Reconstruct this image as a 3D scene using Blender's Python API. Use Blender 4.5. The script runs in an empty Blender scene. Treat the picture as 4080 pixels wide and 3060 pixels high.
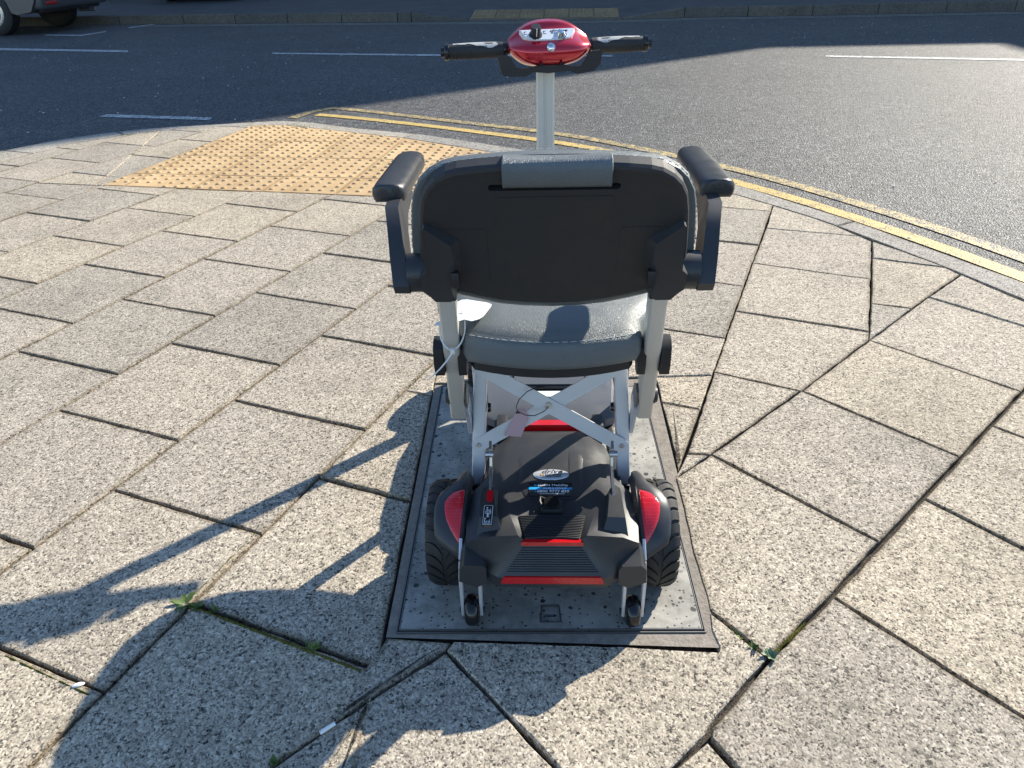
import bpy, bmesh, math, random
from mathutils import Vector, Matrix, noise
random.seed(7)
C = bpy.context.scene
COL = C.collection
PI = math.pi
# ---------------------------------------------------------------- camera, light, exposure
cam_d = bpy.data.cameras.new('camera'); cam = bpy.data.objects.new('camera', cam_d); COL.objects.link(cam)
_p, _r = 0.540157586, -0.029303844
_fw = Vector((0, math.cos(_p), -math.sin(_p))); _rt = Vector((1, 0, 0)); _up = _rt.cross(_fw)
_r2 = math.cos(_r)*_rt + math.sin(_r)*_up; _u2 = -math.sin(_r)*_rt + math.cos(_r)*_up
M = Matrix((_r2, _u2, -_fw)).transposed().to_4x4(); M.translation = (0, 0, 1.0677)
cam.matrix_world = M
cam_d.sensor_width = 36; cam_d.lens = 36*2950/4080; cam_d.clip_start = .02; cam_d.clip_end = 2000
C.camera = cam
SUN_DIR = Vector((1.148, .997, 1.0)).normalized()        # towards the sun
elev = math.asin(SUN_DIR.z)
w = bpy.data.worlds.new('World'); C.world = w; w.use_nodes = True
nt = w.node_tree; bg = nt.nodes['Background']
sky = nt.nodes.new('ShaderNodeTexSky'); sky.sky_type = 'NISHITA'; sky.sun_disc = False
sky.sun_elevation = elev; sky.sun_rotation = math.atan2(SUN_DIR.x, SUN_DIR.y)
sky.air_density = 1.0; sky.dust_density = .0; sky.ozone_density = 3.2
nt.links.new(sky.outputs[0], bg.inputs[0]); bg.inputs[1].default_value = .125
sd = bpy.data.lights.new('sun', 'SUN'); sd.energy = 4.7; sd.angle = math.radians(.53); sd.color = (1, .93, .80)
sun = bpy.data.objects.new('sun', sd); COL.objects.link(sun)
sun.rotation_euler = SUN_DIR.to_track_quat('Z', 'Y').to_euler()
C.view_settings.view_transform = 'Standard'; C.view_settings.look = 'None'
C.view_settings.gamma = 1; C.view_settings.use_curve_mapping = False
C.view_settings.exposure = 1.0
C.render.engine = 'CYCLES'
# ---------------------------------------------------------------- materials
def mat(name, base=(.5, .5, .5), rough=.5, metal=0, spec=.5, coat=0, sheen=0):
    m = bpy.data.materials.new(name); m.use_nodes = True
    b = m.node_tree.nodes['Principled BSDF']
    b.inputs['Base Color'].default_value = (*base, 1); b.inputs['Roughness'].default_value = rough
    b.inputs['Metallic'].default_value = metal; b.inputs['Specular IOR Level'].default_value = spec
    b.inputs['Coat Weight'].default_value = coat; b.inputs['Coat Roughness'].default_value = .05
    return m
class N:
    def __init__(s, m): s.t = m.node_tree; s.b = s.t.nodes['Principled BSDF']
    def new(s, typ, **kw):
        n = s.t.nodes.new(typ)
        for k, v in kw.items(): setattr(n, k, v)
        return n
    def link(s, a, b): s.t.links.new(a, b)
    def pos(s):
        return s.new('ShaderNodeNewGeometry').outputs['Position']
    def obj(s):
        return s.new('ShaderNodeTexCoord').outputs['Object']
    def noise(s, vec, scale, detail=3, rough=.55):
        n = s.new('ShaderNodeTexNoise'); n.inputs['Scale'].default_value = scale
        n.inputs['Detail'].default_value = detail; n.inputs['Roughness'].default_value = rough
        s.link(vec, n.inputs['Vector']); return n.outputs['Fac']
    def voro(s, vec, scale, feature='F1', rnd=1):
        n = s.new('ShaderNodeTexVoronoi', feature=feature); n.inputs['Scale'].default_value = scale
        n.inputs['Randomness'].default_value = rnd
        s.link(vec, n.inputs['Vector']); return n
    def ramp(s, fac, stops, interp='LINEAR'):
        r = s.new('ShaderNodeValToRGB'); r.color_ramp.interpolation = interp
        e = r.color_ramp.elements
        while len(e) < len(stops): e.new(.5)
        for x, (p, c) in zip(e, stops):
            x.position = p; x.color = (*c, 1) if len(c) == 3 else c
        s.link(fac, r.inputs[0]); return r.outputs[0]
    def mix(s, fac, a, b, typ='MIX'):
        n = s.new('ShaderNodeMix', data_type='RGBA', blend_type=typ)
        for sock, v in ((n.inputs[0], fac), (n.inputs[6], a), (n.inputs[7], b)):
            if hasattr(v, 'is_linked'): s.link(v, sock)
            elif isinstance(v, (int, float)): sock.default_value = v
            else: sock.default_value = (*v, 1)
        return n.outputs[2]
    def math(s, op, a, b=0, c=None):
        n = s.new('ShaderNodeMath', operation=op)
        for i, v in enumerate((a, b) if c is None else (a, b, c)):
            if hasattr(v, 'is_linked'): s.link(v, n.inputs[i])
            else: n.inputs[i].default_value = v
        return n.outputs[0]
    def bump(s, h, strength, dist, prev=None):
        n = s.new('ShaderNodeBump'); n.inputs['Strength'].default_value = strength; n.inputs['Distance'].default_value = dist
        s.link(h, n.inputs['Height'])
        if prev is not None: s.link(prev, n.inputs['Normal'])
        return n.outputs[0]
def g3(v): return (v, v, v)
def slab_material(name, tint=(1, .955, .89), dark=1.0):
    m = mat(name, rough=.85, spec=.3); n = N(m); P = n.pos()
    warp = n.noise(P, 60, 2)
    v = n.voro(P, 185); sep = n.new('ShaderNodeSeparateColor'); n.link(v.outputs['Color'], sep.inputs[0])
    c1 = n.ramp(sep.outputs[0], [(0, (.035, .033, .032)), (.15, (.10, .094, .088)), (.24, (.25, .235, .215)), (.5, (.38, .355, .32)), (.75, (.47, .44, .40)), (1, (.66, .63, .58))])
    v2 = n.voro(P, 330); sep2 = n.new('ShaderNodeSeparateColor'); n.link(v2.outputs['Color'], sep2.inputs[0])
    c2 = n.ramp(sep2.outputs[1], [(0, (.04, .038, .036)), (.17, (.20, .19, .172)), (.6, (.38, .355, .32)), (1, (.58, .55, .5))])
    c = n.mix(n.ramp(n.noise(P, 190, 2), [(.42, (0, 0, 0)), (.56, (1, 1, 1))]), c1, c2)
    big = n.ramp(n.noise(P, 2.3, 5, .6), [(.28, g3(.78)), (.5, g3(1.0)), (.72, g3(1.10))])
    c = n.mix(1, c, big, 'MULTIPLY')
    mid = n.ramp(n.noise(P, 17, 4, .65), [(.25, g3(.80)), (.5, g3(1.0)), (.8, g3(1.06))])
    c = n.mix(1, c, mid, 'MULTIPLY')
    oi = n.new('ShaderNodeObjectInfo')
    rnd = n.ramp(oi.outputs['Random'], [(0, (.84*dark*tint[0], .85*dark*tint[1], .87*dark*tint[2])), (.5, tuple(t*dark for t in tint)), (1, (1.07*dark*tint[0], 1.05*dark*tint[1], 1.0*dark*tint[2]))])
    c = n.mix(1, c, rnd, 'MULTIPLY')
    at = n.new('ShaderNodeAttribute', attribute_name='dirt')
    dm = n.math('MULTIPLY', at.outputs['Fac'], n.ramp(n.noise(P, 34, 4, .7), [(.25, g3(.25)), (.65, g3(1))]))
    c = n.mix(dm, c, n.mix(1, c, (.56, .52, .46), 'MULTIPLY'))
    gum = n.ramp(n.noise(P, 7.0, 3, .6), [(.735, g3(0)), (.75, g3(.75))])
    c = n.mix(gum, c, (.07, .068, .066))
    n.link(c, n.b.inputs['Base Color'])
    h = n.math('ADD', n.math('MULTIPLY', v.outputs['Distance'], -.8), n.math('MULTIPLY', n.noise(P, 260, 3), .5))
    n.link(n.bump(h, .55, .0018), n.b.inputs['Normal'])
    return m
def asphalt_material():
    m = mat('asphalt', rough=.5, spec=.35); n = N(m); P = n.pos()
    v = n.voro(P, 125); sep = n.new('ShaderNodeSeparateColor'); n.link(v.outputs['Color'], sep.inputs[0])
    c = n.ramp(sep.outputs[0], [(0, (.07, .07, .073)), (.5, (.155, .156, .156)), (.9, (.24, .238, .23)), (.985, (.34, .33, .31)), (1, (.6, .58, .55))])
    gap = n.ramp(v.outputs['Distance'], [(.35, g3(1)), (.62, g3(.25))])
    c = n.mix(1, c, gap, 'MULTIPLY')
    big = n.ramp(n.noise(P, .7, 5, .6), [(.3, g3(.85)), (.7, g3(1.12))])
    c = n.mix(1, c, big, 'MULTIPLY')
    v4 = n.voro(P, 48); sep4 = n.new('ShaderNodeSeparateColor'); n.link(v4.outputs['Color'], sep4.inputs[0])
    c = n.mix(1, c, n.ramp(sep4.outputs[0], [(0, g3(.70)), (.5, g3(1)), (1, g3(1.32))]), 'MULTIPLY')
    crk = n.voro(n.mix(.06, P, n.new('ShaderNodeTexNoise').outputs['Color'], 'ADD'), .55, 'DISTANCE_TO_EDGE')
    c = n.mix(n.ramp(crk.outputs['Distance'], [(0, g3(.35)), (.006, g3(0))]), c, (.03, .03, .03))
    mid = n.ramp(n.noise(P, 9, 4, .6), [(.3, g3(.82)), (.7, g3(1.1))])
    c = n.mix(1, c, mid, 'MULTIPLY')
    n.link(c, n.b.inputs['Base Color'])
    ro = n.ramp(sep.outputs[1], [(0, g3(.46)), (1, g3(.75))]); n.link(ro, n.b.inputs['Roughness'])
    h = n.math('ADD', n.math('MULTIPLY', v.outputs['Distance'], -1), n.math('MULTIPLY', sep.outputs[2], .5))
    n.link(n.bump(h, .9, .005), n.b.inputs['Normal'])
    return m
def paint_material(name, colr, wear):
    m = mat(name, colr, .6, spec=.4); n = N(m); P = n.pos()
    v = n.voro(P, 125)
    nz = n.noise(P, 30, 4, .65)
    f = n.math('ADD', n.math('MULTIPLY', v.outputs['Distance'], .55), n.math('MULTIPLY', nz, .9))
    msk = n.ramp(f, [(wear, g3(0)), (wear+.05, g3(1))])
    dirt = n.mix(n.ramp(n.noise(P, 6, 4, .6), [(.3, g3(.0)), (.75, g3(.4))]), colr, tuple(x*.55 for x in colr))
    n.link(n.mix(msk, dirt, (.085, .085, .085)), n.b.inputs['Base Color'])
    n.link(n.bump(n.math('MULTIPLY', v.outputs['Distance'], -1), .6, .003), n.b.inputs['Normal'])
    return m
def mortar_material():
    m = mat('joint_mortar', rough=.95, spec=.1); n = N(m); P = n.pos()
    c = n.ramp(n.noise(P, 120, 4, .7), [(.3, (.03, .026, .022)), (.6, (.085, .073, .062)), (.8, (.16, .14, .118))])
    mos = n.ramp(n.noise(P, 5.5, 3, .6), [(.58, g3(0)), (.66, g3(.85))])
    c = n.mix(mos, c, n.ramp(n.noise(P, 400, 2), [(.3, (.05, .06, .012)), (.7, (.16, .17, .04))]))
    n.link(c, n.b.inputs['Base Color']); n.link(n.bump(n.noise(P, 300, 4), .9, .003), n.b.inputs['Normal'])
    return m
def bedding_material():
    m = mat('surround_mortar', rough=.9, spec=.15); n = N(m); P = n.pos()
    c = n.ramp(n.noise(P, 45, 5, .65), [(.3, (.21, .185, .155)), (.55, (.29, .255, .215)), (.8, (.36, .32, .275))])
    sp = n.ramp(n.noise(P, 350, 2), [(.66, g3(0)), (.7, g3(.6))]); c = n.mix(sp, c, (.10, .09, .08))
    n.link(c, n.b.inputs['Base Color']); n.link(n.bump(n.noise(P, 160, 5, .7), .8, .003), n.b.inputs['Normal'])
    return m
def cover_material():
    m = mat('cover_concrete', rough=.75, spec=.35); n = N(m); P = n.pos()
    c = n.ramp(n.noise(P, 14, 6, .7), [(.28, (.19, .18, .16)), (.45, (.33, .315, .28)), (.62, (.41, .39, .345)), (.8, (.50, .48, .43))])
    v = n.voro(P, 62); sep = n.new('ShaderNodeSeparateColor'); n.link(v.outputs['Color'], sep.inputs[0])
    sel = n.math('GREATER_THAN', sep.outputs[0], .72)
    shp = n.math('LESS_THAN', n.math('ADD', v.outputs['Distance'], n.math('MULTIPLY', n.noise(P, 150, 2), .3)), n.math('MULTIPLY', sep.outputs[1], .55))
    hole = n.math('MULTIPLY', sel, shp)
    c = n.mix(hole, c, n.ramp(sep.outputs[2], [(0, (.035, .034, .034)), (.6, (.13, .125, .11)), (1, (.24, .23, .21))]))
    v2 = n.voro(P, 150); sep2 = n.new('ShaderNodeSeparateColor'); n.link(v2.outputs['Color'], sep2.inputs[0])
    h2 = n.math('MULTIPLY', n.math('GREATER_THAN', sep2.outputs[0], .8), n.math('LESS_THAN', v2.outputs['Distance'], .35))
    c = n.mix(h2, c, (.09, .088, .08))
    st = n.ramp(n.noise(P, 6, 5, .75), [(.38, g3(.62)), (.55, g3(1)), (.75, g3(1.1))]); c = n.mix(1, c, st, 'MULTIPLY')
    n.link(c, n.b.inputs['Base Color'])
    h = n.math('SUBTRACT', n.math('MULTIPLY', n.noise(P, 90, 4), .4), n.math('ADD', hole, h2))
    n.link(n.bump(h, .6, .0015), n.b.inputs['Normal'])
    return m
def plastic(name, base, rough, fine=900, st=.25, spec=.5):
    m = mat(name, base, rough, spec=spec); n = N(m); O = n.obj()
    n.link(n.bump(n.noise(O, fine, 2), st, .0004), n.b.inputs['Normal'])
    n.link(n.ramp(n.noise(O, 25, 4, .6), [(.3, g3(max(rough-.06, 0))), (.7, g3(rough+.08))]), n.b.inputs['Roughness'])
    d = n.ramp(n.noise(O, 260, 5, .75), [(.68, g3(0)), (.8, g3(.12))])
    n.link(n.mix(d, base, (.22, .2, .18)), n.b.inputs['Base Color'])
    return m
def leather(name, base, rough=.42):
    m = mat(name, base, rough, spec=.5); n = N(m); O = n.obj()
    v = n.voro(O, 420, 'DISTANCE_TO_EDGE'); hh = n.ramp(v.outputs['Distance'], [(0, g3(0)), (.14, g3(1))])
    hv = n.math('ADD', hh, n.math('MULTIPLY', n.noise(O, 60, 3), .6))
    n.link(n.bump(hv, .5, .0006), n.b.inputs['Normal'])
    n.link(n.mix(n.noise(O, 18, 3), tuple(b*.88 for b in base), tuple(b*1.12 for b in base)), n.b.inputs['Base Color'])
    return m
def alu(name, base, rough, metal):
    m = mat(name, base, rough, metal, spec=.5); n = N(m); O = n.obj()
    n.link(n.ramp(n.noise(O, 40, 4, .6), [(.3, g3(rough-.05)), (.7, g3(rough+.07))]), n.b.inputs['Roughness'])
    n.link(n.bump(n.noise(O, 1200, 2), .12, .0003), n.b.inputs['Normal'])
    return m
SLAB = slab_material('paving_concrete', (1, .925, .81)); KERB = slab_material('kerb_concrete', (.97, .95, .90), .95)
ASPH = asphalt_material(); MORT = mortar_material(); BED = bedding_material(); COV = cover_material()
YEL = paint_material('yellow_road_paint', (.56, .40, .13), .84); YELW = paint_material('worn_yellow_road_paint', (.52, .385, .15), .71)
WHT = paint_material('white_road_paint', (.62, .62, .60), .76); FYEL = paint_material('faded_yellow_road_paint', (.50, .47, .36), .80)
def tactile_material():
    m = mat('buff_tactile_concrete', rough=.8, spec=.3); n = N(m); P = n.pos()
    c = n.ramp(n.noise(P, 8, 6, .65), [(.25, (.43, .295, .155)), (.5, (.53, .375, .205)), (.8, (.62, .46, .275))])
    sp = n.ramp(n.noise(P, 260, 3, .7), [(.64, g3(0)), (.72, g3(.5))]); c = n.mix(sp, c, (.30, .2, .11))
    oi = n.new('ShaderNodeObjectInfo')
    c = n.mix(1, c, n.ramp(oi.outputs['Random'], [(0, (.86, .84, .82)), (1, (1.06, 1.04, 1.0))]), 'MULTIPLY')
    at = n.new('ShaderNodeAttribute', attribute_name='dirt')
    dm = n.math('MULTIPLY', at.outputs['Fac'], n.ramp(n.noise(P, 34, 4, .7), [(.25, g3(.25)), (.65, g3(1))]))
    c = n.mix(dm, c, n.mix(1, c, (.50, .46, .42), 'MULTIPLY'))
    c = n.mix(1, c, n.ramp(n.noise(P, 2.2, 5, .65), [(.3, (.80, .79, .78)), (.6, g3(1))]), 'MULTIPLY')
    n.link(c, n.b.inputs['Base Color']); n.link(n.bump(n.noise(P, 300, 4), .5, .0012), n.b.inputs['Normal'])
    return m
TACT = tactile_material()
BLACK = plastic('black_plastic', (.016, .016, .018), .46); SATIN = plastic('satin_black_plastic', (.033, .034, .037), .37, 1500, .15)
PADM = plastic('moulded_foam_skin', (.033, .034, .037), .34, 420, .8)
GREYP = plastic('grey_deck_plastic', (.085, .093, .108), .40, 800, .3); FABR = plastic('backrest_shell_plastic', (.026, .0255, .026), .6, 700, .5)
GLOSSB = mat('gloss_black', (.012, .012, .013), .14); RUB = plastic('tyre_rubber', (.016, .016, .016), .62, 400, .4); RUBG = plastic('grip_rubber', (.022, .022, .022), .6, 500, .4)
LEA = leather('grey_leather', (.125, .142, .148)); SIL = alu('satin_silver_tube', (.62, .605, .55), .42, .3)
BARM = alu('pale_silver_bar', (.60, .61, .64), .40, .45); STEEL = alu('bright_steel', (.55, .55, .55), .28, .95); DKSTEEL = alu('worn_frame_steel', (.16, .155, .15), .45, .6)
RED = mat('candy_red_paint', (.50, .004, .022), .24, .45, coat=1); REDPL = mat('red_plastic', (.50, .006, .012), .25, coat=.4)
def reflector_material():
    m = mat('red_reflector', (.62, .008, .02), .16, coat=.5); n = N(m); O = n.obj()
    mp = n.new('ShaderNodeMapping'); mp.inputs['Scale'].default_value = (1, 1, 1); n.link(O, mp.inputs[0])
    ck = n.new('ShaderNodeTexVoronoi', feature='DISTANCE_TO_EDGE'); ck.inputs['Scale'].default_value = 300; ck.inputs['Randomness'].default_value = .12
    n.link(mp.outputs[0], ck.inputs['Vector'])
    f = n.ramp(ck.outputs['Distance'], [(.0, g3(.6)), (.07, g3(0))])
    n.link(n.mix(f, (.60, .008, .02), (.75, .10, .11)), n.b.inputs['Base Color'])
    n.link(n.bump(ck.outputs['Distance'], .4, .0006), n.b.inputs['Normal'])
    return m
REFL = reflector_material()
WHITE = mat('white_card', (.82, .82, .81), .5); WPL = mat('white_nylon', (.75, .75, .73), .4); PINK = mat('pink_card', (.52, .33, .35), .6)
BADGE = mat('silver_badge_lacquer', (.55, .56, .58), .2, .3, coat=.6); NAVY = mat('navy_print', (.01, .016, .05), .4); GOLD = mat('ochre_print', (.42, .27, .03), .4)
STICK = mat('black_gloss_sticker', (.010, .012, .016), .12, coat=.3); CYAN = mat('blue_print', (.02, .30, .62), .3); PRINTW = mat('white_print', (.78, .78, .78), .4)
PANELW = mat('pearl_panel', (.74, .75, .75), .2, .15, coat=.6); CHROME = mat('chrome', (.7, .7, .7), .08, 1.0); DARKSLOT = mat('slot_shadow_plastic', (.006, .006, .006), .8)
YPRINT = mat('yellow_print', (.7, .5, .02), .4); THREAD = mat('pale_thread', (.42, .45, .46), .7); INLAY = mat('grey_grip_inlay', (.42, .42, .40), .5)
GLASS = mat('dark_window_glass', (.012, .014, .016), .05); CARG = mat('grey_car_paint', (.075, .077, .085), .3, .4, coat=.8); CARB = mat('black_car_paint', (.012, .012, .014), .25, .2, coat=.8)
TAIL = mat('tail_lamp_red', (.30, .008, .008), .15, coat=.5); LEAF = mat('weed_green', (.07, .12, .022), .6); GRASSM = mat('grass_green', (.12, .17, .028), .6)
CLOV = mat('grey_green_leaf', (.15, .22, .13), .6); HEDGEM = mat('hedge_green', (.05, .085, .018), .6); BRICK = mat('brown_brickwork', (.23, .12, .08), .85); RENDERM = mat('pale_render', (.45, .43, .39), .85)
def moss_material():
    m = mat('moss', rough=.95, spec=.1); n = N(m); P = n.pos()
    n.link(n.ramp(n.noise(P, 180, 4, .7), [(.3, (.03, .026, .012)), (.5, (.085, .085, .016)), (.75, (.20, .18, .05))]), n.b.inputs['Base Color'])
    n.link(n.bump(n.noise(P, 400, 3), .9, .003), n.b.inputs['Normal']); return m
MOSS = moss_material()
# ---------------------------------------------------------------- mesh helpers
def link(o, parent=None):
    COL.objects.link(o)
    if parent is not None: o.parent = parent
    return o
def obj(name, bm, m, parent=None, smooth=True, angle=40):
    bmesh.ops.recalc_face_normals(bm, faces=bm.faces)
    me = bpy.data.meshes.new(name); bm.to_mesh(me); bm.free()
    for mm in (m if isinstance(m, (list, tuple)) else [m]): me.materials.append(mm)
    if smooth:
        me.polygons.foreach_set('use_smooth', [True]*len(me.polygons))
        me.set_sharp_from_angle(angle=math.radians(angle))
    return link(bpy.data.objects.new(name, me), parent)
def tag(o, label=None, cat=None, group=None, kind=None):
    if label: o['label'] = label
    if cat: o['category'] = cat
    if group: o['group'] = group
    if kind: o['kind'] = kind
    return o
def thing(name, label, cat, loc=(0, 0, 0), rotz=0, group=None):
    o = bpy.data.objects.new(name, None); COL.objects.link(o); o.location = loc; o.rotation_euler = (0, 0, rotz)
    o.empty_display_size = .1
    return tag(o, label, cat, group)
def struct(name, bm, m, parent=None, **k):
    o = obj(name, bm, m, parent, **k)
    if parent is None: o['kind'] = 'structure'
    return o
def tree(src, name_label, loc, rotz, group=None, cat=None, mats=None):
    r = src.copy(); COL.objects.link(r); r.location = loc; r.rotation_euler = (0, 0, rotz); r['label'] = name_label
    if group: r['group'] = group
    def rec(a, b):
        for ch in list(a.children):
            c = ch.copy(); COL.objects.link(c); c.parent = b; rec(ch, c)
            if mats and c.type == 'MESH':
                for sl in c.material_slots:
                    if sl.material in mats:
                        nm = mats[sl.material]; sl.link = 'OBJECT'; sl.material = nm
    rec(src, r); return r
def loft(bm, rings, caps=True, closed=True):
    vs = [[bm.verts.new(p) for p in r] for r in rings]; n = len(rings[0])
    for a, b in zip(vs, vs[1:]):
        for i in range(n if closed else n-1):
            j = (i+1) % n
            try: bm.faces.new((a[i], a[j], b[j], b[i]))
            except ValueError: pass
    if caps and closed:
        bm.faces.new(vs[0]); bm.faces.new(list(reversed(vs[-1])))
    return vs
def bevel(bm, w, seg=2, ang=30):
    es = [e for e in bm.edges if len(e.link_faces) == 2 and e.calc_face_angle(0) > math.radians(ang)]
    if es: bmesh.ops.bevel(bm, geom=es, offset=w, segments=seg, profile=.6, affect='EDGES', clamp_overlap=True)
    return bm
def box(c, s, bm=None, rot=None):
    bm = bm or bmesh.new()
    r = bmesh.ops.create_cube(bm, size=1)
    mtx = Matrix.Translation(c) @ (rot or Matrix.Identity(4)) @ Matrix.Diagonal((*s, 1))
    bmesh.ops.transform(bm, matrix=mtx, verts=r['verts']); return bm
def prism(pts, h0, h1, axes='xy', bm=None):
    """extrude a 2D outline between h0 and h1 along the third axis"""
    bm = bm or bmesh.new()
    f = {'xy': lambda a, b, c: (a, b, c), 'xz': lambda a, b, c: (a, c, b), 'yz': lambda a, b, c: (c, a, b)}[axes]
    loft(bm, [[f(a, b, h0) for a, b in pts], [f(a, b, h1) for a, b in pts]]); return bm
def cyl(p0, p1, r0, r1=None, seg=20, bm=None, caps=True):
    bm = bm or bmesh.new(); p0 = Vector(p0); p1 = Vector(p1); r1 = r0 if r1 is None else r1
    q = (p1-p0).to_track_quat('Z', 'Y')
    loft(bm, [[p + q @ Vector((math.cos(2*PI*i/seg)*r, math.sin(2*PI*i/seg)*r, 0)) for i in range(seg)] for p, r in ((p0, r0), (p1, r1))], caps); return bm
def lathe_x(prof, seg=32, c=(0, 0, 0), bm=None, caps=True):
    """profile of (x, r) spun round the X axis through c"""
    bm = bm or bmesh.new()
    loft(bm, [[(c[0]+x, c[1]+r*math.cos(2*PI*i/seg), c[2]+r*math.sin(2*PI*i/seg)) for i in range(seg)] for x, r in prof], caps); return bm
def tube(path, r, seg=8, bm=None):
    bm = bm or bmesh.new(); path = [Vector(p) for p in path]; rings = []
    for i, p in enumerate(path):
        d = (path[min(i+1, len(path)-1)] - path[max(i-1, 0)]).normalized()
        q = d.to_track_quat('Z', 'Y'); rr = r[i] if isinstance(r, (list, tuple)) else r
        rings.append([p + q @ Vector((math.cos(2*PI*k/seg)*rr, math.sin(2*PI*k/seg)*rr, 0)) for k in range(seg)])
    loft(bm, rings); return bm
def rrect(wx, wy, r, n=4):
    out = []
    for cx, cy, a0 in ((wx-r, wy-r, 0), (-wx+r, wy-r, 90), (-wx+r, -wy+r, 180), (wx-r, -wy+r, 270)):
        for k in range(n+1):
            a = math.radians(a0 + 90*k/n); out.append((cx+r*math.cos(a), cy+r*math.sin(a)))
    return out
def rtube(p0, p1, wx, wy, r, ax=Vector((1, 0, 0)), bm=None, n=4):
    """straight rounded-rectangle bar; wx is the half width along ax"""
    bm = bm or bmesh.new(); p0 = Vector(p0); p1 = Vector(p1); d = (p1-p0).normalized()
    ax = (ax - d*ax.dot(d)).normalized(); ay = d.cross(ax)
    loft(bm, [[p + ax*a + ay*b for a, b in rrect(wx, wy, r, n)] for p in (p0, p1)]); return bm
def smoothed(o, lv):
    md = o.modifiers.new('subdivision', 'SUBSURF'); md.levels = lv; md.render_levels = lv
    bpy.context.view_layer.update(); dg = bpy.context.evaluated_depsgraph_get(); dg.update(); me = bpy.data.meshes.new_from_object(o.evaluated_get(dg))
    o.modifiers.clear(); o.data = me; return o
def cut(o, bm):
    cutter = obj('cutter', bm, BLACK, o.parent); md = o.modifiers.new('cut', 'BOOLEAN'); md.operation = 'DIFFERENCE'; md.object = cutter; md.solver = 'EXACT'
    bpy.context.view_layer.update(); dg = bpy.context.evaluated_depsgraph_get(); dg.update(); me = bpy.data.meshes.new_from_object(o.evaluated_get(dg))
    o.modifiers.clear(); o.data = me; bpy.data.objects.remove(cutter)
    for p in me.polygons: p.use_smooth = p.area < 4e-5
    return o
def lettering(s, size, m, parent, mtx, shear=0, bold=0, name='lettering', align='CENTER', sx=1):
    cu = bpy.data.curves.new('text', 'FONT'); cu.body = s; cu.size = size; cu.shear = shear; cu.offset = bold
    cu.align_x = align; cu.align_y = 'CENTER'; cu.extrude = .00012; cu.resolution_u = 2
    t = bpy.data.objects.new('text', cu); COL.objects.link(t)
    dg = bpy.context.evaluated_depsgraph_get(); dg.update(); me = bpy.data.meshes.new_from_object(t.evaluated_get(dg))
    bpy.data.objects.remove(t); me.transform(mtx @ Matrix.Diagonal((sx, 1, 1, 1))); me.materials.clear(); me.materials.append(m); me.name = name
    return link(bpy.data.objects.new(name, me), parent)
# 2D polygon tools
def area(P): return .5*sum(P[i][0]*P[(i+1) % len(P)][1]-P[(i+1) % len(P)][0]*P[i][1] for i in range(len(P)))
def ccw(P): return list(P) if area(P) > 0 else list(reversed(P))
def clip(P, a, b):
    """keep the part of P left of the line a->b"""
    out = []; n = len(P)
    sd_ = lambda p: (b[0]-a[0])*(p[1]-a[1])-(b[1]-a[1])*(p[0]-a[0])
    for i in range(n):
        p, q = P[i], P[(i+1) % n]; s, t = sd_(p), sd_(q)
        if s >= 0: out.append(p)
        if (s > 0 and t < 0) or (s < 0 and t > 0):
            k = s/(s-t); out.append((p[0]+(q[0]-p[0])*k, p[1]+(q[1]-p[1])*k))
    return out
def clean(P, eps=.004):
    out = []
    for p in P:
        if not out or math.dist(p, out[-1]) > eps: out.append(p)
    if len(out) > 1 and math.dist(out[0], out[-1]) < eps: out.pop()
    return out
def inset(P, d):
    P = ccw(P); n = len(P); out = []
    for i in range(n):
        a, b, c = Vector(P[i-1]), Vector(P[i]), Vector(P[(i+1) % n])
        d1 = (b-a).normalized(); d2 = (c-b).normalized()
        n1 = Vector((-d1.y, d1.x)); n2 = Vector((-d2.y, d2.x)); k = 1+n1.dot(n2)
        v = (n1+n2)/max(k, .35); out.append(tuple(b+v*d))
    return out
def shrink(P, d):
    cx = sum(p[0] for p in P)/len(P); cy = sum(p[1] for p in P)/len(P)
    rx = max(abs(p[0]-cx) for p in P); ry = max(abs(p[1]-cy) for p in P)
    return [(cx+(x-cx)*(rx-d)/rx, cy+(y-cy)*(ry-d)/ry) for x, y in P]
def slab_mesh(P, top=0, step=.03, jit=.0016, chamfer=.0022, depth=.045, tilt=(0, 0), dirtw=.009):
    """one paving unit: worn, slightly ragged arris and a flat top"""
    P = ccw(clean(P)); n = len(P); E = []
    cx = sum(p[0] for p in P)/n; cy = sum(p[1] for p in P)/n
    for i in range(n):
        a, b = Vector(P[i]), Vector(P[(i+1) % n]); L = (b-a).length; k = max(1, int(L/step)); nn = Vector((-(b-a).y, (b-a).x))/max(L, 1e-6)
        for j in range(k):
            q = a+(b-a)*(j/k)
            if j: q = q + nn*random.uniform(-.2, 1)*jit
            E.append(tuple(q))
    I = inset(E, chamfer)
    bm = bmesh.new(); lay = bm.verts.layers.float.new('dirt'); zt = lambda p: top + tilt[0]*(p[0]-cx) + tilt[1]*(p[1]-cy)
    r0 = [(x-cx, y-cy, -depth) for x, y in E]; r1 = [(x-cx, y-cy, zt((x, y))-chamfer*.9-random.uniform(0, jit*.6)) for x, y in E]
    r2 = [(x-cx, y-cy, zt((x, y))) for x, y in I]
    J = inset(I, dirtw); r3 = [(x-cx, y-cy, zt((x, y))) for x, y in J]
    ok = all(math.dist(p, q) < dirtw*1.9 for p, q in zip(I, J)) and area(J) > .3*area(I)
    vs = loft(bm, [r0, r1, r2] + ([r3] if ok else []), caps=False); bm.faces.new(vs[-1])
    for ring in vs[:3]:
        for v in ring: v[lay] = 1.0 if ok else 0.0
    return bm, (cx, cy)
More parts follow.
